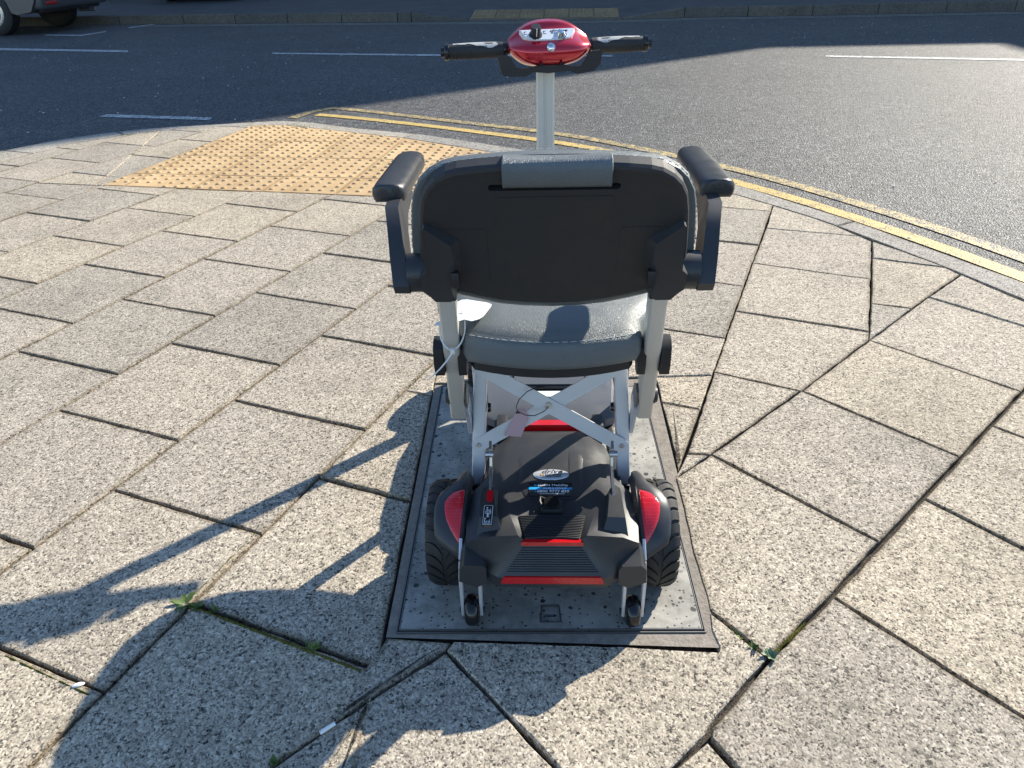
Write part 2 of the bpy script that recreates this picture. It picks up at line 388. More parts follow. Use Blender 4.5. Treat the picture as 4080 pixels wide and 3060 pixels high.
# ---------------------------------------------------------------- measured plan of the ground, metres
SLAB_POLYS = [[(1.2125, 3.2988), (1.3378, 3.0974), (1.3872, 3.0006), (1.432, 2.8707), (1.0892, 2.9992)], [(1.0892, 2.9992), (1.432, 2.8707), (1.4521, 2.8063), (1.376, 2.6303), (1.2895, 2.4341), (0.9188, 2.6184)], [(0.9188, 2.6184), (1.2895, 2.4341), (1.2021, 2.2341), (1.1103, 2.0305), (0.7416, 2.2069)], [(0.7416, 2.2069), (1.1103, 2.0305), (1.0876, 1.9801), (0.7828, 1.6994), (0.5737, 1.8164)], [(0.5737, 1.8164), (0.7828, 1.6994), (0.4696, 1.4247), (0.4131, 1.4329)], [(0.4131, 1.4329), (0.4696, 1.4247), (0.3666, 1.3393)], [(1.4521, 2.8063), (1.5235, 2.6799), (1.5993, 2.5206), (1.376, 2.6303)], [(1.376, 2.6303), (1.5993, 2.5206), (1.6174, 2.451), (1.4105, 2.2707), (1.3166, 2.1869), (1.2021, 2.2341)], [(1.2021, 2.2341), (1.3166, 2.1869), (1.0876, 1.9801)], [(1.6174, 2.451), (1.6992, 2.2127), (1.8027, 1.9746), (1.6688, 1.9414), (1.4105, 2.2707)], [(1.4105, 2.2707), (1.6688, 1.9414), (1.3594, 1.6645), (1.0876, 1.9801)], [(1.0876, 1.9801), (1.3594, 1.6645), (1.0459, 1.3864), (0.7828, 1.6994)], [(0.7828, 1.6994), (1.0459, 1.3864), (0.7365, 1.1138), (0.4696, 1.4247)], [(0.4696, 1.4247), (0.7365, 1.1138), (0.5867, 0.9776), (0.4423, 0.8541), (0.4261, 0.8414), (0.349, 0.9489), (0.3529, 1.0608), (0.3524, 1.0985), (0.3666, 1.3393)], [(-0.1176, 0.8978), (0.1767, 0.8768), (0.3428, 0.8593), (0.3464, 0.8682), (0.3422, 0.9051), (0.3494, 0.9481), (0.4261, 0.8414), (0.2946, 0.7159), (0.2857, 0.7033), (0.2249, 0.652), (0.165, 0.6009), (0.1159, 0.5808), (0.0524, 0.656), (-0.13, 0.8772)], [(-0.13, 0.8772), (0.0498, 0.655), (0.1133, 0.5797), (-0.4191, 0.6393), (-0.3793, 0.6735), (-0.3028, 0.7423)], [(-0.2394, 0.9127), (-0.1191, 0.8971), (-0.1309, 0.8783), (-0.3023, 0.744), (-0.2722, 0.8411)], [(1.6659, 1.937), (1.7946, 1.7636), (1.345, 1.3239), (1.1897, 1.5085)], [(1.1897, 1.5085), (1.345, 1.3239), (1.0957, 0.9694), (0.8911, 1.2435)], [(0.8911, 1.2435), (1.0957, 0.9694), (0.8558, 0.6283), (0.5875, 0.9739)], [(0.5875, 0.9739), (0.8558, 0.6283), (0.7823, 0.5238), (0.3854, 0.5415), (0.3179, 0.6473), (0.29, 0.6972), (0.2955, 0.7144), (0.4428, 0.853)], [(0.2865, 0.6957), (0.3147, 0.6466), (0.3808, 0.5416), (0.1057, 0.5493), (0.2246, 0.6507)]]
V1 = [(1.2125, 3.2988), (0.3666, 1.3393)]
ALINE = [(-0.3028, 0.7423), (-0.3793, 0.6735)]
KERB_OUT = [(-3.5586, 4.2267), (-3.2088, 4.8458), (-2.9648, 5.1622), (-2.6833, 5.3463), (-2.3868, 5.4348), (-1.7938, 5.5116), (-1.7022, 5.5501), (-1.5288, 5.5776), (-1.4435, 5.5053), (-1.3001, 5.4179), (-1.0269, 5.2192), (-0.6798, 5.0582), (-0.4686, 4.921), (-0.231, 4.7449), (-0.0095, 4.5734), (0.1765, 4.4152), (0.3953, 4.2782), (0.6681, 4.0926), (0.905, 3.9074), (1.1469, 3.6615), (1.3253, 3.3258), (1.4941, 3.0531), (1.6519, 2.6784), (1.7973, 2.3738), (1.9058, 2.1212)]
KERB_IN = [(-3.282, 3.8446), (-3.0287, 4.5344), (-2.8364, 4.9889), (-2.5785, 5.2093), (-2.4988, 5.2751), (-2.1177, 5.3822), (-1.758, 5.3984), (-1.5404, 5.385), (-1.3484, 5.2704), (-0.9709, 5.0445), (-0.6656, 4.8896), (-0.6004, 4.8188), (-0.2535, 4.5716), (0.0908, 4.2852), (0.1278, 4.2359), (0.6347, 3.8685), (1.0957, 3.4755), (1.2126, 3.3005), (1.3374, 3.0973), (1.3877, 3.0008), (1.4316, 2.8704), (1.5236, 2.6794), (1.5989, 2.5207), (1.6174, 2.4505), (1.6992, 2.2127), (1.8027, 1.9746)]
KERB_JOINT_OUT = [(-2.6944, 5.3399), (-1.7957, 5.5118), (1.4944, 3.0542), (-1.4435, 5.5053)]
TACT_EDGE = [(-2.1539, 3.967), (-1.758, 5.3984), (-2.1539, 3.967), (-0.3886, 3.561)]
YEL_OUT = [(-1.5712, 5.7361), (-1.4758, 5.9552), (-1.347, 6.0838), (-1.3107, 6.0783), (-0.9464, 5.8678), (-0.4783, 5.5287), (-0.1329, 5.2973), (0.2082, 5.0949), (0.3285, 4.9896), (0.5766, 4.7875), (0.75, 4.6129), (0.9041, 4.3961), (0.986, 4.2875), (1.1944, 4.088), (1.368, 3.8194), (1.529, 3.5495), (1.708, 3.2194), (1.8204, 2.9971), (1.9199, 2.7962), (1.9615, 2.6302), (2.0708, 2.3501)]
YEL_IN = [(-1.4094, 5.8412), (-1.3336, 5.8209), (-0.9039, 5.5626), (-0.4616, 5.2938), (-0.1289, 5.0494), (0.1879, 4.8438), (0.3131, 4.7528), (0.5524, 4.5733), (0.7182, 4.4003), (0.8333, 4.2374), (0.9386, 4.0589), (1.0951, 3.8627), (1.2159, 3.7112), (1.4028, 3.4242), (1.5422, 3.1644), (1.6508, 2.9369), (1.7543, 2.7372), (1.8619, 2.4665), (1.9612, 2.1939)]
YW = [(1.5565, 3.2263), (1.5153, 3.1259), (1.7944, 3.1346), (1.7526, 3.0482)]
W_DASH = [(-3.1268, 6.0037), (-3.0965, 6.0951), (-2.1921, 5.8425), (-2.1887, 5.7426)]
W_LANE1 = [(-8.208, 11.6221), (-6.836, 11.1021), (-4.787, 10.3926), (-4.7047, 10.2011), (-6.6933, 10.8552), (-8.0071, 11.3203)]
W_LANE2 = [(-2.7619, 9.7169), (-0.6703, 9.0956), (1.1822, 8.6253), (1.1669, 8.5089), (-0.6606, 8.9461), (-2.7301, 9.5956)]
W_LANE3 = [(3.2938, 8.1427), (5.1663, 7.4338), (5.1, 7.3307), (3.2542, 8.038)]
W_PARK1 = [(-7.1498, 12.8692), (-6.4752, 12.6536), (-6.3412, 13.1661), (-6.2594, 13.0304), (-6.3892, 12.4917), (-7.0846, 12.7452)]
W_PARK2 = [(-6.2204, 13.7265), (-6.0279, 14.1822), (-5.9054, 14.1455), (-6.1365, 13.5796)]
W_LEFT = [(-4.2832, 6.4722), (-4.0957, 6.4128), (-4.0972, 6.3306), (-4.2376, 6.3615)]
FKERB = [(-10.3435, 14.831), (-7.5457, 14.5468), (-6.0482, 14.2326), (-5.4418, 14.1607), (-3.5403, 13.7143), (-1.4469, 13.2644), (-0.524, 13.0415), (1.8569, 12.5866), (2.8277, 12.6776), (4.7018, 12.4028), (6.6605, 12.2836), (7.615, 12.149), (8.5088, 12.055)]
FKJ = [(-5.4418, 14.1607), (-4.4875, 13.9367), (-3.547, 13.7159), (-2.6126, 13.5149), (-1.677, 13.3138), (-1.4469, 13.2644), (-0.524, 13.0415), (1.8569, 12.5866), (2.8277, 12.6776), (3.7638, 12.5403), (4.7007, 12.403), (5.665, 12.3442), (6.6605, 12.2836), (7.615, 12.149)]
FTACT = [(-0.5277, 12.8522), (-0.4549, 14.8004), (2.1553, 14.6818), (1.8341, 12.4368)]
COVER = [(-0.2184, 0.9225), (0.3295, 0.9041), (0.3575, 1.7454), (-0.1941, 1.7766)]
SURR = [(-0.2369, 0.9136), (0.3464, 0.8682), (0.3439, 0.9057), (0.3952, 1.7855), (-0.2146, 1.7791)]
SURR_IN = [(-0.2256, 0.9143), (0.3375, 0.8965)]
KEYHOLE = [(0.0544, 0.9471), (0.0417, 0.9715), (0.0768, 0.9702), (0.0778, 0.9201), (0.037, 0.9216)]
WEED = [(-0.6343, 1.004), (-0.3693, 0.8891), (-0.2993, 0.7647), (0.4315, 0.8447), (0.3963, 0.8889), (-0.3763, 0.6751), (-2.5249, 5.1873), (0.5026, 0.9037)]
LITTER = [(-0.3083, 0.7306), (-0.7522, 0.8273), (-6.9436, 12.4937)]
CAR = [(-7.8683, 13.0249), (-7.5198, 14.4942)]
CAR2 = [(-7.3857, 19.5866), (-6.3033, 19.2343)]
# ---------------------------------------------------------------- the ground: road, pavements
ZR = -.025
def sheet(pts, z, bm=None):
    bm = bm or bmesh.new(); bm.faces.new([bm.verts.new((x, y, z)) for x, y in ccw(pts)]); return bm
gbm = sheet([(-900, -900), (900, -900), (900, 900), (-900, 900)], -.2)
struct('ground', gbm, ASPH)
road = struct('road', sheet([(-60, -40), (70, -40), (70, 15.2), (-60, 15.2)], ZR), ASPH)
# near pavement
kin = KERB_IN
bed = sheet(kin + [(6, .6), (6, -6), (-8, -6), (-8, 3)], -.019)
pavement = struct('pavement', bed, MORT)
cnt = 0
def emit(P, gap, parent=pavement, m=SLAB, name='paving_slab', top=None, tilt=.003, step=.03, jit=.0026, **k):
    P = clean(ccw(P))
    if len(P) < 3 or abs(area(P)) < .0015: return
    if gap: P = inset(P, gap)
    t = top if top is not None else random.uniform(-.0018, .0018)
    bm, c = slab_mesh(P, t, step, jit, tilt=(random.uniform(-tilt, tilt), random.uniform(-tilt, tilt)), **k)
    o = obj(name, bm, m, parent, angle=20); o.location = (*c, 0); return o
A = (.3907, .9205); B = (.9205, -.3907)
pt = lambda q, p: (A[0]*q+B[0]*p, A[1]*q+B[1]*p)
surr = ccw(SURR)
re_a, re_b = (.30, 3.40), (.47, 4.4)
fl_a, fl_b = TACT_EDGE[2], TACT_EDGE[3]; le_a, le_b = TACT_EDGE[0], TACT_EDGE[1]
v1a, v1b = V1; ala, alb = ALINE
kl = [kin[i] for i in range(len(kin))]
def clip_kerb(P):
    for a, b in zip(kl, kl[1:]):
        P2 = clip(P, b, a)          # pavement lies on the right-hand side of the kerb run
        if len(P2) < 3: return []
        P = P2
    return P
# convex approximation of the kerb run for clipping
def hull_up(L):
    L = list(L); i = 1
    while i < len(L)-1:
        a, b, c = L[i-1], L[i], L[i+1]
        if (b[0]-a[0])*(c[1]-a[1])-(b[1]-a[1])*(c[0]-a[0]) >= 0: L.pop(i); i = max(1, i-1)
        else: i += 1
    return L
kl = hull_up(kl)
QM2 = [.45, .86, 1.275, 1.688, 2.114, 2.538, 2.970, 3.417, 3.84, 4.26]
CRACK = ((-2.19, 3.98), (-2.36, 5.22))
for n in range(-2, 13):
    p0, p1 = -.964-.4245*(n+1), -.964-.4245*n
    if n == -2: p1 = -.05
    base = 1.507 if n % 2 else 1.300
    qs = QM2 if n == -2 else [base+.413*k+.0012*max(k, 0)**1.5 for k in range(-7, 14)]
    for q0, q1 in zip(qs, qs[1:]):
        gp, gq = random.uniform(.0016, .0034), random.uniform(.0022, .0042)
        P = [pt(q0+gq, p0+gp), pt(q0+gq, p1-gp), pt(q1-gq, p1-gp), pt(q1-gq, p0+gp)]
        P = ccw(P)
        if n == -2: P = clip(P, v1b, (v1b[0]-(v1b[0]-v1a[0])*3, v1b[1]-(v1b[1]-v1a[1])*3))
        if n == -1: P = clip(P, alb, ala) if (q0 < .68) else P
        if len(P) < 3: continue
        P = clip_kerb(P)
        if len(P) < 3: continue
        cx = sum(p[0] for p in P)/len(P); cy = sum(p[1] for p in P)/len(P)
        if cy < .2 and cx > -.8: continue
        pieces = []
        near = clip(P, fl_b, fl_a); far = clip(P, fl_a, fl_b)      # either side of the front of the tactile area
        near = clip(P, (fl_b[0], fl_b[1]-.004), (fl_a[0], fl_a[1]-.004))
        fright = clip(far, re_b, re_a) if len(far) >= 3 else []
        if len(fright) >= 3 and abs(area(fright)) > abs(area(far))-1e-4: far = []; near = []; pieces.append(P)
        if len(far) >= 3:
            if len(fright) >= 3: pieces.append(fright)
            fleft = clip(far, (le_a[0]-.004, le_a[1]), (le_b[0]-.004, le_b[1]))
            if len(fleft) >= 3 and abs(area(fleft)) > abs(area(far))-1e-4 and len(near) >= 3: pieces.append(P)
            else:
                if len(near) >= 3: pieces.append(near)
                if len(fleft) >= 3: pieces.append(fleft)
        elif not pieces: pieces.append(P)
        fin = []
        for Q in pieces:
            if len(Q) < 3 or abs(area(Q)) < 1e-4: continue
            # keep clear of the inspection cover's surround
            if n in (-1, -2) and min(p[1] for p in Q) < 1.82:
                Lq = clip(Q, (-.2455, .9), (-.2195, 1.79)); Rq = clip(Q, (-.2195, 1.79), (-.2455, .9))
                if len(Lq) >= 3: fin.append(Lq)
                if len(Rq) >= 3:
                    Tq = clip(Rq, (-.23, 1.797), (.45, 1.797))
                    if len(Tq) >= 3: fin.append(Tq)
                    Bq = clip(Rq, (.45, 1.797), (-.23, 1.797))
                    Bq = clip(Bq, (.4045, 1.79), (.3545, .866)) if len(Bq) >= 3 else []
                    if len(Bq) >= 3: fin.append(Bq)
            else: fin.append(Q)
        for Q in fin:
            if n >= 6 and max(p[1] for p in Q) > 3.98:
                a, b = CRACK; d = .003
                L_ = clip(Q, (a[0]-d, a[1]), (b[0]-d, b[1])); R_ = clip(Q, (b[0]+d, b[1]), (a[0]+d, a[1]))
                for S in (L_, R_):
                    if len(S) >= 3: emit(S, 0)
            else: emit(Q, 0)
for P in SLAB_POLYS: emit(P, random.uniform(.0014, .0034))
# mortar bed round the inspection cover
cv = ccw(COVER); cin = inset(cv, -.0050)
sb = bmesh.new()
so = [(-.2440, .9150), (.352, .862), (.352, .905), (.402, 1.79), (-.2215, 1.79)]
so = [(-.2395, .9105), (.3485, .8665), (.4015, 1.789), (-.217, 1.789)]
ci = [cin[0], cin[1], cin[2], cin[3]]
vs_o = [sb.verts.new((x, y, -.0012)) for x, y in so]; vs_i = [sb.verts.new((x, y, -.0020)) for x, y in sorted(ci, key=lambda p: 0)]
for i in range(4):
    j = (i+1) % 4; sb.faces.new((vs_o[i], vs_o[j], vs_i[j], vs_i[i]))
obj('mortar_surround', sb, BED, pavement, smooth=False)
# tactile paving on the ramp
def dist_line(p, a, b): return ((b[0]-a[0])*(p[1]-a[1])-(b[1]-a[1])*(p[0]-a[0]))/math.dist(a, b)
ga = -.18167; gax = (math.cos(ga), math.sin(ga)); gbx = (math.sin(ga), -math.cos(ga)); g0 = (-1.37227, 5.28481)
T = .4
def tile(ci_, ri):
    P = [(g0[0]+T*(ci_+u)*gax[0]+T*(ri+v)*gbx[0], g0[1]+T*(ci_+u)*gax[1]+T*(ri+v)*gbx[1]) for u, v in ((0, 0), (1, 0), (1, 1), (0, 1))]
    return P
sh = (-.035, 0.0)
for ri in range(-2, 6):
    for c_ in range(-4, 7):
        P = tile(c_, ri)
        P = ccw(P); P = inset(P, .0022)
        P2 = clip(P, (fl_a[0], fl_a[1]+.004), (fl_b[0], fl_b[1]+.004))
        P = clip(P2, le_b, le_a) if len(P2) > 2 else []
        if len(P) < 3: continue
        P = clip(P, (re_a[0]-.005, re_a[1]), (re_b[0]-.005, re_b[1]))
        P = clip_kerb(P) if len(P) > 2 else []
        P = clean(ccw(P), .003) if len(P) > 2 else []
        if len(P) < 3 or area(P) < .002: continue
        bm, c = slab_mesh(P, random.uniform(-.001, .001), .08, .0006, .0012, .04)
        for i in range(6):
            for j in range(6):
                u, v = (i+.5)/6, (j+.5)/6
                x = g0[0]+T*(c_+u)*gax[0]+T*(ri+v)*gbx[0]; y = g0[1]+T*(c_+u)*gax[1]+T*(ri+v)*gbx[1]
                if all(dist_line((x, y), P[k], P[(k+1) % len(P)]) > .016 for k in range(len(P))):
                    loft(bm, [[(x-c[0]+r*math.cos(2*PI*k/10), y-c[1]+r*math.sin(2*PI*k/10), z) for k in range(10)] for r, z in ((.0142, -.001), (.0128, .0032), (.0098, .0056), (.0055, .0068), (.002, .0070))])
        o = obj('tactile_tile', bm, TACT, pavement, angle=35); o.location = (*c, 0)
# near kerb
def resample(L, step):
    out = [L[0]]; acc = 0
    for a, b in zip(L, L[1:]):
        d = math.dist(a, b); k = max(1, int(d/step))
        for i in range(1, k+1): out.append((a[0]+(b[0]-a[0])*i/k, a[1]+(b[1]-a[1])*i/k))
    return out
def nearest(p, L):
    best = None
    for a, b in zip(L, L[1:]):
        ab = (b[0]-a[0], b[1]-a[1]); t = max(0, min(1, ((p[0]-a[0])*ab[0]+(p[1]-a[1])*ab[1])/(ab[0]**2+ab[1]**2+1e-12)))
        q = (a[0]+ab[0]*t, a[1]+ab[1]*t); d = math.dist(p, q)
        if best is None or d < best[0]: best = (d, q)
    return best[1]
def smooth_line(L, it=2):
    for _ in range(it):
        L = [L[0]] + [tuple(.25*a+.5*b+.25*c for a, b, c in zip(L[i-1], L[i], L[i+1])) for i in range(1, len(L)-1)] + [L[-1]]
    return L
kerb = struct('kerb', sheet(KERB_OUT + KERB_IN[::-1], -.0205), MORT, smooth=False)
ko = smooth_line(resample(KERB_OUT, .1), 3); ki = resample(kl, .1)
acc = 0; start = 0; breaks = [0]
jd = [min(range(len(ko)), key=lambda i: math.dist(ko[i], j)) for j in KERB_JOINT_OUT]
S = [0]
for a, b in zip(ko, ko[1:]): S.append(S[-1]+math.dist(a, b))
marks = sorted(jd); full = [0]
for mk in marks + [len(ko)-1]:
    seg = S[mk]-S[full[-1]]; k = max(1, round(seg/.9)); s0 = full[-1]
    for i in range(1, k+1):
        tgt = S[s0]+seg*i/k; full.append(min(range(len(ko)), key=lambda q: abs(S[q]-tgt)))
for a, b in zip(full, full[1:]):
    if b-a < 1: continue
    out_ = ko[a:b+1]; inn = [nearest(p, ki) for p in out_]
    emit(out_ + inn[::-1], .0022, kerb, KERB, 'kerb_stone', top=random.uniform(-.001, .001), tilt=.001, step=.05, jit=.0015, chamfer=.004, depth=.06)
# road markings
def strip(L, wdt, z, bm=None):
    bm = bm or bmesh.new(); L = [Vector(p) for p in L]; vs = []
    for i, p in enumerate(L):
        d = (L[min(i+1, len(L)-1)]-L[max(0, i-1)]).normalized(); nn = Vector((-d.y, d.x))*wdt/2
        vs.append((bm.verts.new((*(p+nn), z)), bm.verts.new((*(p-nn), z))))
    for (a, b), (c, d) in zip(vs, vs[1:]): bm.faces.new((a, b, d, c))
    return bm
zm = ZR+.004
obj('yellow_line', strip(smooth_line(resample(YEL_OUT[3:], .15), 4), .078, zm), YELW, road, smooth=False)
obj('yellow_line', strip(smooth_line(resample(YEL_IN, .15), 4), .078, zm), YEL, road, smooth=False)
obj('yellow_line', strip(YEL_OUT[:4], .085, zm), YELW, road, smooth=False)
for P in (W_DASH, [W_LANE1[i] for i in (1, 2, 3, 4)], [W_LANE1[i] for i in (0, 1, 4, 5)], [W_LANE2[i] for i in (0, 1, 4, 5)], [W_LANE2[i] for i in (1, 2, 3, 4)], W_LANE3, [W_PARK1[i] for i in (0, 1, 4, 5)], [W_PARK1[i] for i in (1, 2, 3, 4)], W_PARK2, W_LEFT):
    obj('white_line', sheet(P, zm), WHT, road, smooth=False)
# far kerb, far pavement, far tactile paving
FKERB = [(-40, 18.9)] + FKERB + [(40, 7.8)]
def fz(x):
    for x0, x1, z0, z1 in ((-99, -1.447, .115, .115), (-1.447, -.524, .115, .003), (-.524, 1.857, .003, .003), (1.857, 2.828, .003, .115), (2.828, 99, .115, .115)):
        if x <= x1: return z0+(z1-z0)*(x-x0)/(x1-x0)
def fky(x):
    for a, b in zip(FKERB, FKERB[1:]):
        if x <= b[0]: return a[1]+(b[1]-a[1])*(x-a[0])/(b[0]-a[0])
    return FKERB[-1][1]
FKM = slab_material('dark_kerb_stone', (.95, .93, .90), .34)  # much darker overall than the near kerb's concrete
fkerb = struct('far_kerb', strip([(p[0], p[1]+.06) for p in FKERB], .1, ZR+.002), MORT, smooth=False)
fx = [-12.2+.93*i for i in range(7)]; fx = [x for x in fx if x < -5.9]+[p[0] for p in FKJ]+[8.6, 9.5, 10.4, 11.3, 12.2]
for a, b in zip(fx, fx[1:]):
    bm = bmesh.new(); rings = []
    for x in (a+.006, b-.006):
        y, z = fky(x), fz(x); rings.append([(x, y, -.2), (x, y, z-.012), (x, y+.012, z), (x, y+.125, z), (x, y+.125, -.2)])
    loft(bm, rings); obj('kerb_stone', bm, FKM, fkerb, smooth=False)
bm = bmesh.new(); rows = []
for x in [-40, -12, -6, -3, -1.6, -1.447, -1.2, -.9, -.524, 0, .7, 1.3, 1.857, 2.2, 2.5, 2.828, 4, 6, 9, 12, 40]:
    y = fky(x); z = fz(x); rows.append([bm.verts.new(p) for p in ((x, y+.13, z-.004), (x, y+.75, min(.112, z*.35+.075)), (x, y+1.3, .115), (x, 26, .15))])
for a, b in zip(rows, rows[1:]):
    for i in range(3): bm.faces.new((a[i], b[i], b[i+1], a[i+1]))
FPAV = mat('footway_asphalt', (.062, .062, .066), .7); n_ = N(FPAV)
n_.link(n_.ramp(n_.noise(n_.pos(), 3, 6, .7), [(.3, g3(.045)), (.7, g3(.085))]), n_.b.inputs['Base Color'])
fpav = struct('far_pavement', bm, FPAV, smooth=False)
FT = slab_material('shaded_buff_tile', (.95, .72, .42), .8)
for i in range(6):
    for j in range(2):
        def fp(u, v):
            x = -.50+(2.33-.0)*u+.06*v; return (x, fky(x)+.135+.62*v)
        P = [fp(i/6, j/2), fp((i+1)/6, j/2), fp((i+1)/6, (j+1)/2), fp(i/6, (j+1)/2)]
        P = inset(P, .005); bm = bmesh.new(); z = lambda y, x: .011 + .118*(y-fky(x)-.135)
        loft(bm, [[(x, y, z(y, x)-.03) for x, y in P], [(x, y, z(y, x)) for x, y in P]])
        for a in range(6):
            for b in range(6):
                x, y = fp((i+(a+.5)/6)/6, (j+(b+.5)/6)/2); zz = z(y, x)
                loft(bm, [[(x+r*math.cos(PI*k/3), y+r*math.sin(PI*k/3), zz+h) for k in range(6)] for r, h in ((.013, -.001), (.008, .005))])
        obj('tactile_tile', bm, FT, fpav, smooth=False)
bm = bmesh.new()
for off in (.24, .40):
    strip([(x, fky(x)-off) for x in [-6.05, -4, -2, -.5, 1, 1.9, 2.9, 5, 7.6, 9, 12]], .05, zm, bm)
    obj('yellow_line', bm, FYEL, road, smooth=False); bm = bmesh.new()
bm.free()
# ---------------------------------------------------------------- unseen building, outline shaped so its roof line shades the road
def rot2(v, a): return (v[0]*math.cos(a)-v[1]*math.sin(a), v[0]*math.sin(a)+v[1]*math.cos(a))
H = 13.0; sx, sy = 1.148*H, .997*H
E0 = (-5.2+sx, 3.6+sy); E1 = (-1.9+sx, 5.6+sy); P1 = (2.93+sx, 8.86+sy); P2 = (5.36+sx, 8.66+sy); P3 = (5.0+sx, 6.0+sy)
foot = [E0, E1, P1, P2, P3, (30, 18.6), (48, 18.6), (48, 44), (-34, 44), (-34, 26), (1, 26)]
blk = thing('unseen_building', 'unseen pale building with flat roof far across the road, shaped to shade it', 'building', (12, 30, 0))
def bobj(name, bm, m, par): 
    bmesh.ops.translate(bm, verts=bm.verts, vec=(-12, -30, 0)); return obj(name, bm, m, par, smooth=False)
wallb = bobj('wall', prism(foot, -.1, H-.25), RENDERM, blk)
bobj('roof', prism(inset(ccw(foot), .02), H-.25, H), CARB, blk)
nf = len(foot)
wb = bmesh.new(); box((0, 0, 0), (1.2, .08, 1.5), wb); win0 = None
for i in (9, 10, 0, 1, 2):
    a, b = foot[i], foot[(i+1) % nf]; L = math.dist(a, b); k = int(L/3)
    ang = math.atan2(b[1]-a[1], b[0]-a[0])
    for j in range(k):
        for fl in range(4):
            t = (j+.5)/k
            if win0 is None:
                win0 = obj('window', wb, GLASS, blk, smooth=False); wn = win0
            else: wn = win0.copy(); COL.objects.link(wn); wn.parent = blk
            wn.location = (a[0]+(b[0]-a[0])*t-12, a[1]+(b[1]-a[1])*t-30, 1.9+3*fl); wn.rotation_euler = (0, 0, ang)
# ---------------------------------------------------------------- hedge, parked cars
bm = bmesh.new()
for i in range(3200):
    x = random.uniform(-10.4, -7.75) if random.random() < .8 else random.uniform(-7.7, -6.6)
    y = random.uniform(17.9, 20.5); h = random.random()**.8*(.95 if x < -7.7 else .3)
    if noise.noise((x*1.6, y*1.6, h*2)) < -.25: continue
    c = Vector((x, y, .12+h)); s = random.uniform(.03, .075); q = Matrix.Rotation(random.uniform(0, 6.3), 3, 'Z') @ Matrix.Rotation(random.uniform(-1, 1), 3, 'X')
    bm.faces.new([bm.verts.new(c + q @ Vector(v)*s) for v in ((-.5, 0, 0), (0, -.3, .1), (.9, 0, -.1), (0, .3, .1))])
hd = thing('hedge', 'ragged low green hedge at the back of the far pavement beyond the grey car', 'hedge', (-8.8, 19, .13))
for v in bm.verts: v.co -= Vector((-8.8, 19, .13))
f_ = obj('foliage', bm, HEDGEM, hd, smooth=False); f_['kind'] = 'stuff'
bm = bmesh.new()
for i in range(14): x = -1.5+i*.2; tube([(x, 0, -.02), (x+random.uniform(-.1, .1), .1, .3), (x+random.uniform(-.2, .2), .05, .6)], [.015, .01, .005], 5, bm)
obj('stem', bm, BRICK, hd)
def make_car(label, cat, loc, rz):
    car = thing('parked_car', label, cat, loc, rz)      # local +x forward, rear axle above the origin
    prof = [(-.84, .50), (-.86, .62), (-.84, .95), (-.80, 1.05), (3.25, 1.02), (3.55, .85), (3.62, .55), (3.55, .30)]
    def arch(cx): return [(cx+.39*math.cos(a), .32+.39*math.sin(a)) for a in [PI*k/8 for k in range(9)]]
    low = [(x, z) for x, z in arch(2.72) if z > .3]+[(2.3, .27), (.45, .27)]+[(x, z) for x, z in arch(0) if z > .3]+[(-.48, .29), (-.72, .33)]
    P = prof+low
    bm = prism([(x, z) for x, z in P], -.88, .88, 'xz'); bevel(bm, .06, 3, 40); obj('body', bm, CARG, car)
    bm = prism([(-.76, 1.04), (-.62, 1.40), (-.45, 1.52), (1.4, 1.53), (2.35, 1.03)], -.72, .72, 'xz'); bevel(bm, .08, 3, 30); obj('cabin', bm, GLASS, car)
    obj('roof', bevel(box((.5, 0, 1.535), (1.8, 1.3, .05)), .02), CARG, car)
    obj('bumper', bevel(box((-.80, 0, .50), (.20, 1.70, .30)), .05, 3), CARG, car)
    obj('valance', bevel(box((-.74, 0, .345), (.14, 1.5, .09)), .03, 2), BLACK, car)
    for s in (-1, 1):
        obj('bumper_reflector', bevel(box((-.905, s*.60, .44), (.02, .26, .05)), .006), TAIL, car)
        obj('tail_lamp', bevel(box((-.83, s*.74, .80), (.10, .22, .26)), .03), TAIL, car)
        obj('sill', bevel(box((1.36, s*.84, .30), (1.9, .08, .10)), .02), BLACK, car)
        for cx in (0, 2.72):
            ty = obj('wheel', lathe_y([(-.105, .20), (-.11, .29), (-.085, .33), (.085, .33), (.11, .29), (.105, .20)], (cx, s*.72, .33)), RUB, car)
            obj('rim', lathe_y([(-.06, .02), (-.085, .19), (-.08, .21), (.08, .21), (.085, .19), (.06, .02)], (cx, s*.745, .33)), STEEL, ty)
    obj('number_plate', bevel(box((-.915, 0, .62), (.015, .52, .11)), .004), YPRINT, car)
    obj('floor_pan', box((1.3, 0, .36), (4.0, 1.2, .12)), BLACK, car)
    obj('exhaust_pipe', cyl((-.60, -.45, .27), (-.90, -.45, .27), .03), STEEL, car)
    return car
def lathe_y(prof, c):
    bm = lathe_x(prof, 28); bmesh.ops.rotate(bm, verts=bm.verts, matrix=Matrix.Rotation(PI/2, 3, 'Z')); bmesh.ops.translate(bm, verts=bm.verts, vec=c); return bm
car1 = make_car('dark grey car parked by the far kerb, its back end at the left edge', 'car', (-7.78, 13.72, ZR), math.radians(172))
tree(car1, 'black car standing beyond the far pavement beside the hedge', (-6.35, 18.05, .125), math.radians(93), cat='car', mats={CARG: CARB})
